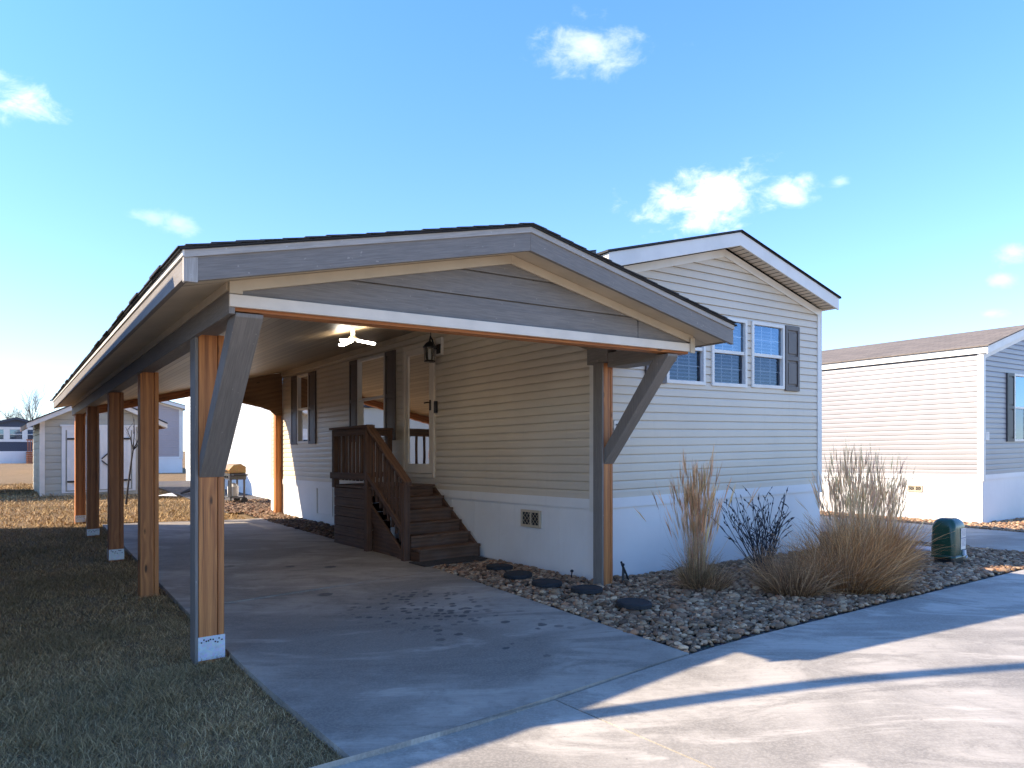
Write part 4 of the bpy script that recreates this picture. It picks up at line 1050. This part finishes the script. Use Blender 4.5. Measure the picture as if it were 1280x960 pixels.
# mauve home further back
def place(px, Y, zg):                      # frame with its origin at a far corner, level
    o = Vector(((px-CX)/FPX*Y, Y, zg)); a = Vector((UX.x, UX.y, 0)).normalized(); b = Vector((VX.x, VX.y, 0)).normalized()
    return lambda u, v, z: o+a*u+b*v+Vector((0, 0, z))
PF0 = place(228, 37.5, .33); PF = lambda u, v, z: PF0(u, v-4.5, z)
house(PF, 'neighbour_home', 'mauve sided mobile home beyond the shed with white corner trim', 'mobile home', 11, 4.5, .72, .8, 3.25, 3.85, dict(wall=M['psiding'], skirt=M['skirt'], trim=M['white'], roof=M['roofk'], soffit=M['white']), oh=.3, eave=.25, course=.12, trim_w=.16)
DF0 = place(20, 62, .30); DF = lambda u, v, z: DF0(u, v-2.25, z)
dops = [(-.0+.35, 1.45, 2.0, 2.95), (1.75, 2.75, 2.0, 2.95), (3.0, 4.0, 2.0, 2.95)]
dh, DSL, DFR = house(DF, 'neighbour_home', 'dark navy mobile home with white window trim at the far left', 'mobile home', 12, 4.5, .98, 1.05, 3.1, 3.75, dict(wall=M['dsiding'], skirt=M['skirt'], trim=M['dsiding'], roof=M['roofb'], soffit=M['white']), oh=.3, eave=.25, front_ops=dops)
for d_ in dops: window(dh, DFR, *d_, M['glassf'], True, 0, 0, fw=.07)
B = MB()
for a in ((.2, 4.2, 2.95, 3.1), (.2, 4.2, 1.85, 2.0), (.2, .35, 2.0, 2.95), (1.45, 1.75, 2.0, 2.95), (2.75, 3.0, 2.0, 2.95), (4.0, 4.2, 2.0, 2.95)): boxm(B, DFR, *a, .014, .04)
B.build('window_surround', M['white'], dh)
dk = thing('porch_steps', 'red wooden deck with railing beside the navy house', 'porch steps', DF(-.6, 3.4, 0)); B = MB()
for i in range(6): B.box(DF, (-1.6, -.1), (2.95, 3.85), (.02+i*.17, .17+i*.17))
B.build('deck_panel', M['newdeck'], dk)
for v in np.arange(2.98, 3.8, .16):
    B = MB(); B.box(DF, (-1.62, -1.56), (v, v+.07), (1.0, 1.95)); B.build('baluster', M['newdeck'], dk)
B = MB(); B.box(DF, (-1.66, -1.52), (2.9, 3.85), (1.95, 2.05)); B.build('top_rail', M['newdeck'], dk)
# garden shed
SF = lambda u, v, z: HF(u+18, v-4.16, z)
sh = thing('garden_shed', 'sage green garden shed with cream double doors behind the carport posts', 'shed', SF(0, 0, .43))
SW, SL_, zw, zp_ = 2.85, 3.2, 2.52, 3.20
SFR = lambda s, z, d: SF(-d, s, z); SSL = lambda s, z, d: SF(s, -d, z); SSR = lambda s, z, d: SF(s, SW+d, z); SBK = lambda s, z, d: SF(SL_+d, s, z)
B = MB(); sl = (zp_-zw)/(SW/2); lo = lambda z: 0 if z < zw else (z-zw)/sl; hi = lambda z: SW if z < zw else SW-(z-zw)/sl
siding(B, SFR, 0, SW, .38, zp_-.001, .2, (), lo, hi, .015); siding(B, SBK, 0, SW, .38, zp_-.001, .2, (), lo, hi, .015); siding(B, SSL, 0, SL_, .38, zw, .2, (), lip=.015); siding(B, SSR, 0, SL_, .38, zw, .2, (), lip=.015)
B.build('wall', M['shedside'], sh)
for (uu, vv) in ((0, 0), (0, SW)):
    B = MB(); sv = 1 if vv == 0 else -1
    B.box(SF, (-.03, -.003), sorted((vv-sv*.03, vv+sv*.09)), (.36, zw+.03)); B.box(SF, (-.002, .09), sorted((vv-sv*.03, vv-sv*.003)), (.36, zw+.03)); B.build('corner_trim', M['offwhite'], sh)
for sg_ in (0, 1):
    e = .33; za = zw-sl*e+.1; a = -e if sg_ == 0 else SW+e
    B = MB(); P = lambda u: [SF(u, a, za), SF(u, SW/2, zp_+.1), SF(u, SW/2, zp_+.135), SF(u, a, za+.035)]
    B.extr(P(-.30), P(SL_+.2)) if sg_ == 0 else B.extr(P(SL_+.2), P(-.30)); B.build('roof', M['roofk'], sh)
    B = MB(); P = lambda u: [SF(u, a, za-.13), SF(u, SW/2, zp_-.03), SF(u, SW/2, zp_+.098), SF(u, a, za-.002)]
    B.extr(P(-.28), P(-.02)) if sg_ == 0 else B.extr(P(-.02), P(-.28)); B.build('rake_board', M['offwhite'], sh)
    B = MB(); B.box(SF, (-.02, SL_+.15), sorted((a, a+(.03 if sg_ == 0 else -.03))), (za-.13, za-.003)); B.build('eave_board', M['cedar_d'], sh)
d0, d1, dz0, dz1 = .58, 2.27, .57, 2.28; mid = (d0+d1)/2
B = MB()
for a in ((d0-.09, d0, dz0-.03, dz1+.1), (d1, d1+.09, dz0-.03, dz1+.1), (d0, d1, dz1, dz1+.1), (d0-.09, d1+.09, dz0-.07, dz0-.03)): boxm(B, SFR, *a, .0, .04)
boxm(B, SFR, d0-.13, d1+.13, dz1+.1, dz1+.15, 0, .06); B.build('door_casing', M['white'], sh)
for a, b in ((d0+.04, mid-.01), (mid+.01, d1-.04)):
    B = MB(); boxm(B, SFR, a, b, dz0, dz1, .005, .022); dr = B.build('door', M['white'], sh)
    B = MB()
    for q in ((a, a+.09, dz0, dz1), (b-.09, b, dz0, dz1), (a+.09, b-.09, dz0, dz0+.1), (a+.09, b-.09, dz1-.1, dz1), (a+.09, b-.09, 1.38, 1.47)): boxm(B, SFR, *q, .022, .036)
    B.build('door_rail', M['white'], dr)
    B = MB()
    for zz in (dz0+.25, dz1-.25):
        x0 = a if a < mid-.3 else b; x1 = x0+(.32 if a < mid-.3 else -.32); B.bar(SFR(x0, zz, .045), SFR(x1, zz, .045), .03, .05)
    x = mid-.05 if a < mid-.3 else mid+.05; B.bar(SFR(x, 1.45, .05), SFR(x+(-.28 if a < mid-.3 else .28), 1.72, .045), .03, .03); B.bar(SFR(x, 1.4, .05), SFR(x+(-.28 if a < mid-.3 else .28), 1.15, .045), .03, .03)
    B.build('hinge_strap', M['black'], dr)
# unseen roofed block added to shade the garden shed's left wall and grass
QF = lambda u, v, z: HF(u+18.4, v-9.6, z)
qs = thing('garden_shed', 'unseen tall roofed block left of the lawn, added to shade the garden shed', 'shed', QF(0, 0, .4)); B = MB(); B.box(QF, (0, 3.2), (0, 4.0), (.3, 3.3)); B.build('wall', M['shedside'], qs)
B = MB(); P = lambda u: [QF(u, -.2, 3.28), QF(u, 4.2, 3.28), QF(u, 2.0, 4.1)]; B.extr(P(3.4), P(-.1)); B.build('roof', M['roofk'], qs)
# sapling
def tree(name, label, group, base, H, seed, r0, depth=4, spread=.55, nb=(2, 3), mat=None, dens=1.0, first=.3):
    rr = random.Random(seed); o = thing(name, label, 'tree', base, group); T = MB(); C_ = MB()
    def br(p, d, L, r, lv):
        pts = [p]; rad = [r]; n = 5
        for k in range(n):
            d = (d+Vector((rr.gauss(0, .09), rr.gauss(0, .09), rr.gauss(.02, .05)))).normalized(); p = p+d*L/n; pts.append(p); rad.append(r*(1-.55*(k+1)/n))
            if lv < depth and (k >= 1 or lv > 0) and rr.random() < dens:
                for _ in range(1 if k < n-1 else rr.choice(nb)):
                    a = rr.uniform(0, 6.28); t_ = Vector((math.cos(a), math.sin(a), 0)); e = (d+(t_-d*t_.dot(d))*rr.uniform(spread*.6, spread*1.4)).normalized(); br(p, e, L*rr.uniform(.5, .72), rad[-1]*.62, lv+1)
        (T if lv == 0 else C_).tube(pts, rad, 6 if lv < 2 else 4, False)
    br(Vector(base), Vector((rr.gauss(0, .05), rr.gauss(0, .05), 1)).normalized(), H*.5, r0, 0)
    T.build('trunk', mat or M['bark'], o); C_.build('crown', mat or M['bark'], o)
c = G(14.2, -2.62, 0); sp = thing('sapling', 'thin bare staked sapling on the lawn in front of the shed', 'tree', c)
dkb = paint('dark_bark', (.03, .025, .022), .9); c2 = c+Vector((.03, 0, 0))
B = MB(); pts = [c, c+Vector((.06, .0, .5)), c+Vector((.11, .03, 1.0)), c+Vector((.17, .02, 1.35))]; B.tube(pts, [.028, .024, .02, .018], 7); B.build('trunk', dkb, sp)
B = MB(); f = pts[-1]
for d_, L in (((-.30, .1, .75), .75), ((.05, -.05, 1), .8), ((.35, .05, .75), .62), ((.5, .1, .45), .3)):
    d_ = Vector(d_); B.tube([f, f+d_*L*.5+Vector((.02, 0, .03)), f+d_*L], [.017, .012, .004], 5, False)
    for k in (.5, .7, .85):
        q = f+d_*L*k; B.tube([q, q+Vector((random.uniform(-.15, .15), random.uniform(-.1, .1), .2))], [.007, .003], 4, False)
B.build('crown', dkb, sp)
def far(px, Y, zg=.3): return Vector(((px-CX)/FPX*Y, Y, zg))
tg = 'bare trees behind the far homes'
tree('bare_tree', 'leafless tree at the far left edge above the navy house', tg, far(4, 85), 7.6, 2, .24, 4, .6)
tree('bare_tree', 'thin leafless tree just left of the shed roof', tg, far(36, 88), 8.6, 9, .20, 4, .42)
tree('bare_tree', 'low sparse leafless tree between the two taller bare trees', tg, far(22, 100), 6.8, 14, .17, 4, .5)
# grill
gb = G(13.7, -.15, 0); gfx = -VX.copy(); gfx.z = 0; gfx.normalize(); gsx = Vector((UX.x, UX.y, 0)).normalized()*-1
gr = thing('gas_grill', 'weathered gas grill with tan lid against the white wall', 'grill', gb)
def GF(s, z, d): return gb+gsx*s+gfx*d+Vector((0, 0, z))
B = MB(); P = lambda s: [GF(s, .78, -.2), GF(s, .78, .22), GF(s, .88, .24), GF(s, 1.0, .12), GF(s, 1.03, -.06), GF(s, .95, -.2)]; B.extr(P(.36), P(-.36)); lid = B.build('lid', M['grill_lid'], gr, .02)
B = MB(); B.tube([GF(-.28, .86, .28), GF(.28, .86, .28)], .014); B.build('handle', M['grill'], lid)
B = MB(); boxm(B, GF, -.36, .36, .62, .775, -.2, .22); B.build('firebox', M['grill'], gr, .01)
for s0, s1 in ((-.66, -.365), (.365, .66)):
    B = MB(); boxm(B, GF, s0, s1, .73, .765, -.18, .2); B.build('side_shelf', M['black'], gr, .01)
B = MB()
for i in range(3): B.tube([GF(-.2+.2*i, .69, .22), GF(-.2+.2*i, .69, .255)], .026, 12)
B.build('knob', M['black'], gr)
for s0 in (-.34, .30):
    for d0 in (-.18, .16):
        B = MB(); boxm(B, GF, s0, s0+.04, .08, .62, d0, d0+.04); B.build('leg', M['grill'], gr)
B = MB(); boxm(B, GF, -.34, .34, .14, .17, -.18, .2); B.build('shelf', M['grill'], gr)
B = MB(); boxm(B, GF, .06, .30, .17, .60, .16, .18); B.build('cabinet_door', M['black'], gr); 
B = MB(); B.lathe(GF(-.12, .17, 0), [(0, 0), (.13, .01), (.14, .08), (.14, .25), (.09, .32), (.04, .34), (0, .36)], 16); tank = B.build('gas_tank', M['white'], gr)
for s0 in (-.34, .34):
    B = MB(); w = [GF(s0-.02, .08, -.16), GF(s0+.02, .08, -.16)]; B.tube(w, .08, 16); B.build('wheel', M['black'], gr)
# scraps on the lawn
B = MB(); c = G(16.2, -1.35, .02); rr = random.Random(2)
B.poly([c+Vector((x, y, z)) for x, y, z in ((-.35, -.15, .0), (.05, -.28, .05), (.38, -.05, .02), (.1, .2, .10), (-.2, .12, .04))]); tag(B.build('scrap_sheet', M['white'], None), 'crumpled white sheet lying on the lawn near the shed', 'litter')
B = MB(); c = G(17.3, -.7, .02); B.tube([c, c+Vector((.3, .1, .12)), c+Vector((.7, .1, .08)), c+Vector((1.0, .2, .0))], [.03, .07, .06, .02], 7); tag(B.build('branch_pile', M['bark'], None), 'dark fallen branch on the lawn behind the left posts', 'branch')
# unseen pole with arm and head, added to cast the band across the street
pb = HF(-.88, -7.2, zf(-.88, -7.2)); sl_ = thing('shadow_pole', 'unseen grey pole left of the lawn, added to cast the shadow band on the street', 'shadow caster', pb)
top = HF(-.90, -7.2, 6.6); B = MB(); B.tube([pb, (pb+top)/2, top], [.09, .08, .07], 12); B.build('pole', M['plastic'], sl_)
B = MB(); B.tube([top, top+Vector((-.3, -.1, .3)), top+Vector((-.9, -.3, .4))], .03, 8); B.build('arm', M['plastic'], sl_)
B = MB(); e = top+Vector((-.9, -.3, .38)); B.bar(e, e+Vector((-.45, -.15, 0)), .2, .08); B.build('lamp_head', M['plastic'], sl_)

# ------------------------------------------------------------------ concrete stains as real marks in the material
def add_spots(mat, areas):
    t_ = mat.node_tree; bs = [n for n in t_.nodes if n.type == 'BSDF_PRINCIPLED'][0]; N = NT.__new__(NT); N.m = mat; N.t = t_; N.n = t_.nodes; N.l = t_.links; N.p = bs
    src = bs.inputs['Base Color'].links[0].from_socket
    geo = N.node('NewGeometry').outputs['Position']; sp = None
    for (c, ru, rv, sc, thr, pk) in areas:
        rel = N.node('VectorMath', {0: geo, 1: tuple(-c)}, operation='ADD').outputs[0]
        du = N.node('VectorMath', {0: rel, 1: (UX.x/ru, UX.y/ru, 0)}, operation='DOT_PRODUCT').outputs['Value']; dv = N.node('VectorMath', {0: rel, 1: (VX.x/rv, VX.y/rv, 0)}, operation='DOT_PRODUCT').outputs['Value']
        ln = N.math('SQRT', N.math('ADD', N.math('MULTIPLY', du, du), N.math('MULTIPLY', dv, dv)))
        nz = N.noise(geo, 1.5, 4)
        msk = N.sm(N.math('ADD', ln, N.math('MULTIPLY', nz, .5)), 1.25, .75)
        vo = N.node('TexVoronoi', {'Vector': geo, 'Scale': sc}); dd = N.math('ADD', vo.outputs['Distance'], N.math('MULTIPLY', N.noise(geo, 40, 3), .22))
        blob = N.sm(dd, thr+.08, thr); pick = N.sm(N.node('SeparateColor', {'Color': vo.outputs['Color']}).outputs[0], pk, pk+.06)
        q = N.math('MULTIPLY', N.math('MULTIPLY', msk, blob), pick); sp = q if sp is None else N.math('MAXIMUM', sp, q)
    m = N.mix(N.math('MULTIPLY', sp, .8), src, (.05, .046, .046)); N.l.new(m, bs.inputs['Base Color'])
add_spots(conc_d, [(G(.15, -2.2), 1.1, .8, 11, .44, .25), (G(-1.0, -2.1), 1.3, .7, 7, .36, .45), (G(2.5, -2.4), 2.5, 1.2, 2.2, .24, .6)])

# ------------------------------------------------------------------ light, sky, camera
S = UX*.625+VX*-1.41; S.z = 1.0; S.normalize()
sun = D.lights.new('sun', 'SUN'); sun.energy = 2.5; sun.angle = math.radians(.53); sun.color = (1, .87, .69)
so = D.objects.new('sun', sun); COL.objects.link(so); so.rotation_euler = (-S).to_track_quat('-Z', 'Y').to_euler(); so.location = (0, 0, 20)
w = D.worlds.new('World'); SC.world = w; w.use_nodes = True; nt = w.node_tree; nt.nodes.clear()
N = NT.__new__(NT); N.t = nt; N.n = nt.nodes; N.l = nt.links
sky = N.node('TexSky', sky_type='NISHITA'); sky.sun_disc = False; sky.sun_elevation = math.asin(S.z); sky.sun_rotation = math.atan2(S.x, S.y); sky.altitude = 1500; sky.air_density = 1.0; sky.dust_density = .3; sky.ozone_density = 1.2
dirv = N.node('TexCoord').outputs['Generated']
def pxdir(x, y): return Vector(((x-CX)/FPX, 1, (HY-y)/FPX)).normalized()
# sky colour multiplied by an elevation tint: weaker horizon band, bluer above
elev = N.sm(N.node('SeparateXYZ', {'Vector': N.node('VectorMath', {0: dirv}, operation='NORMALIZE').outputs[0]}).outputs[2], -.02, .62)
skyc = N.mix(1.0, sky.outputs[0], N.mix(elev, (.44, .475, .56), (.38, .61, .92)), 'MULTIPLY')
cl = None
for (x, y, rx, ry, st_, sd) in ((888, 248, 88, 36, 1.0, 1), (985, 238, 26, 15, .7, 2), (732, 58, 66, 26, .6, 3), (16, 124, 42, 28, .9, 4), (190, 270, 34, 12, .3, 5), (222, 280, 22, 13, .38, 6), (1268, 316, 22, 16, .5, 7), (1238, 392, 26, 10, .5, 8), (1252, 350, 18, 9, .4, 9), (1050, 228, 12, 7, .35, 11)):
    d = pxdir(x, y); r = d.cross(Vector((0, 0, 1))).normalized(); up = r.cross(d)
    k = 1/(FPX*(1+((x-CX)/FPX)**2)**.5)
    a = N.node('VectorMath', {0: dirv, 1: tuple(r/(rx*k))}, operation='DOT_PRODUCT').outputs['Value']; b = N.node('VectorMath', {0: dirv, 1: tuple(up/(ry*k))}, operation='DOT_PRODUCT').outputs['Value']
    f = N.node('VectorMath', {0: dirv, 1: tuple(d)}, operation='DOT_PRODUCT').outputs['Value']
    q = N.math('SQRT', N.math('ADD', N.math('MULTIPLY', a, a), N.math('MULTIPLY', b, b)))
    mp = N.node('Mapping', {'Vector': dirv, 'Location': (sd, sd*.7, 0), 'Scale': (1, 1, 1.7)}).outputs[0]
    n = N.noise(mp, 22, 7, .62, .3); n2 = N.noise(mp, 9, 3)
    v = N.math('ADD', q, N.math('MULTIPLY', N.math('SUBTRACT', N.math('ADD', n, N.math('MULTIPLY', n2, .6)), .8), 2.9))
    m = N.math('MULTIPLY', N.math('MULTIPLY', N.sm(v, 1.15, -.15), st_), N.math('GREATER_THAN', f, .5)); cl = m if cl is None else N.math('MAXIMUM', cl, m)
bg = N.node('Background', {'Strength': .13})
col = N.mix(N.math('MULTIPLY', cl, .85), skyc, (3.0, 3.05, 3.1)); N.l.new(col, bg.inputs['Color'])
out = N.node('OutputWorld'); N.l.new(bg.outputs[0], out.inputs['Surface'])
cam = D.cameras.new('camera'); cam.sensor_width = 36; cam.lens = FPX/1280*36; cam.shift_y = (HY-480)/1280; cam.clip_end = 2000; cam.clip_start = .05
co = D.objects.new('camera', cam); COL.objects.link(co); co.location = (0, 0, CAMH); co.rotation_euler = (math.radians(90), 0, 0); SC.camera = co
vs_ = SC.view_settings; SC.display_settings.display_device = 'sRGB'; vs_.view_transform = 'Standard'; vs_.look = 'None'; vs_.exposure = 2.2; vs_.gamma = 1; vs_.use_curve_mapping = False
SC.render.engine = 'CYCLES'; SC.render.resolution_x = 1024; SC.render.resolution_y = 768
SC.cycles.max_bounces = 8; SC.cycles.transparent_max_bounces = 12
for o in D.objects:
    if '_o' in o: del o['_o']
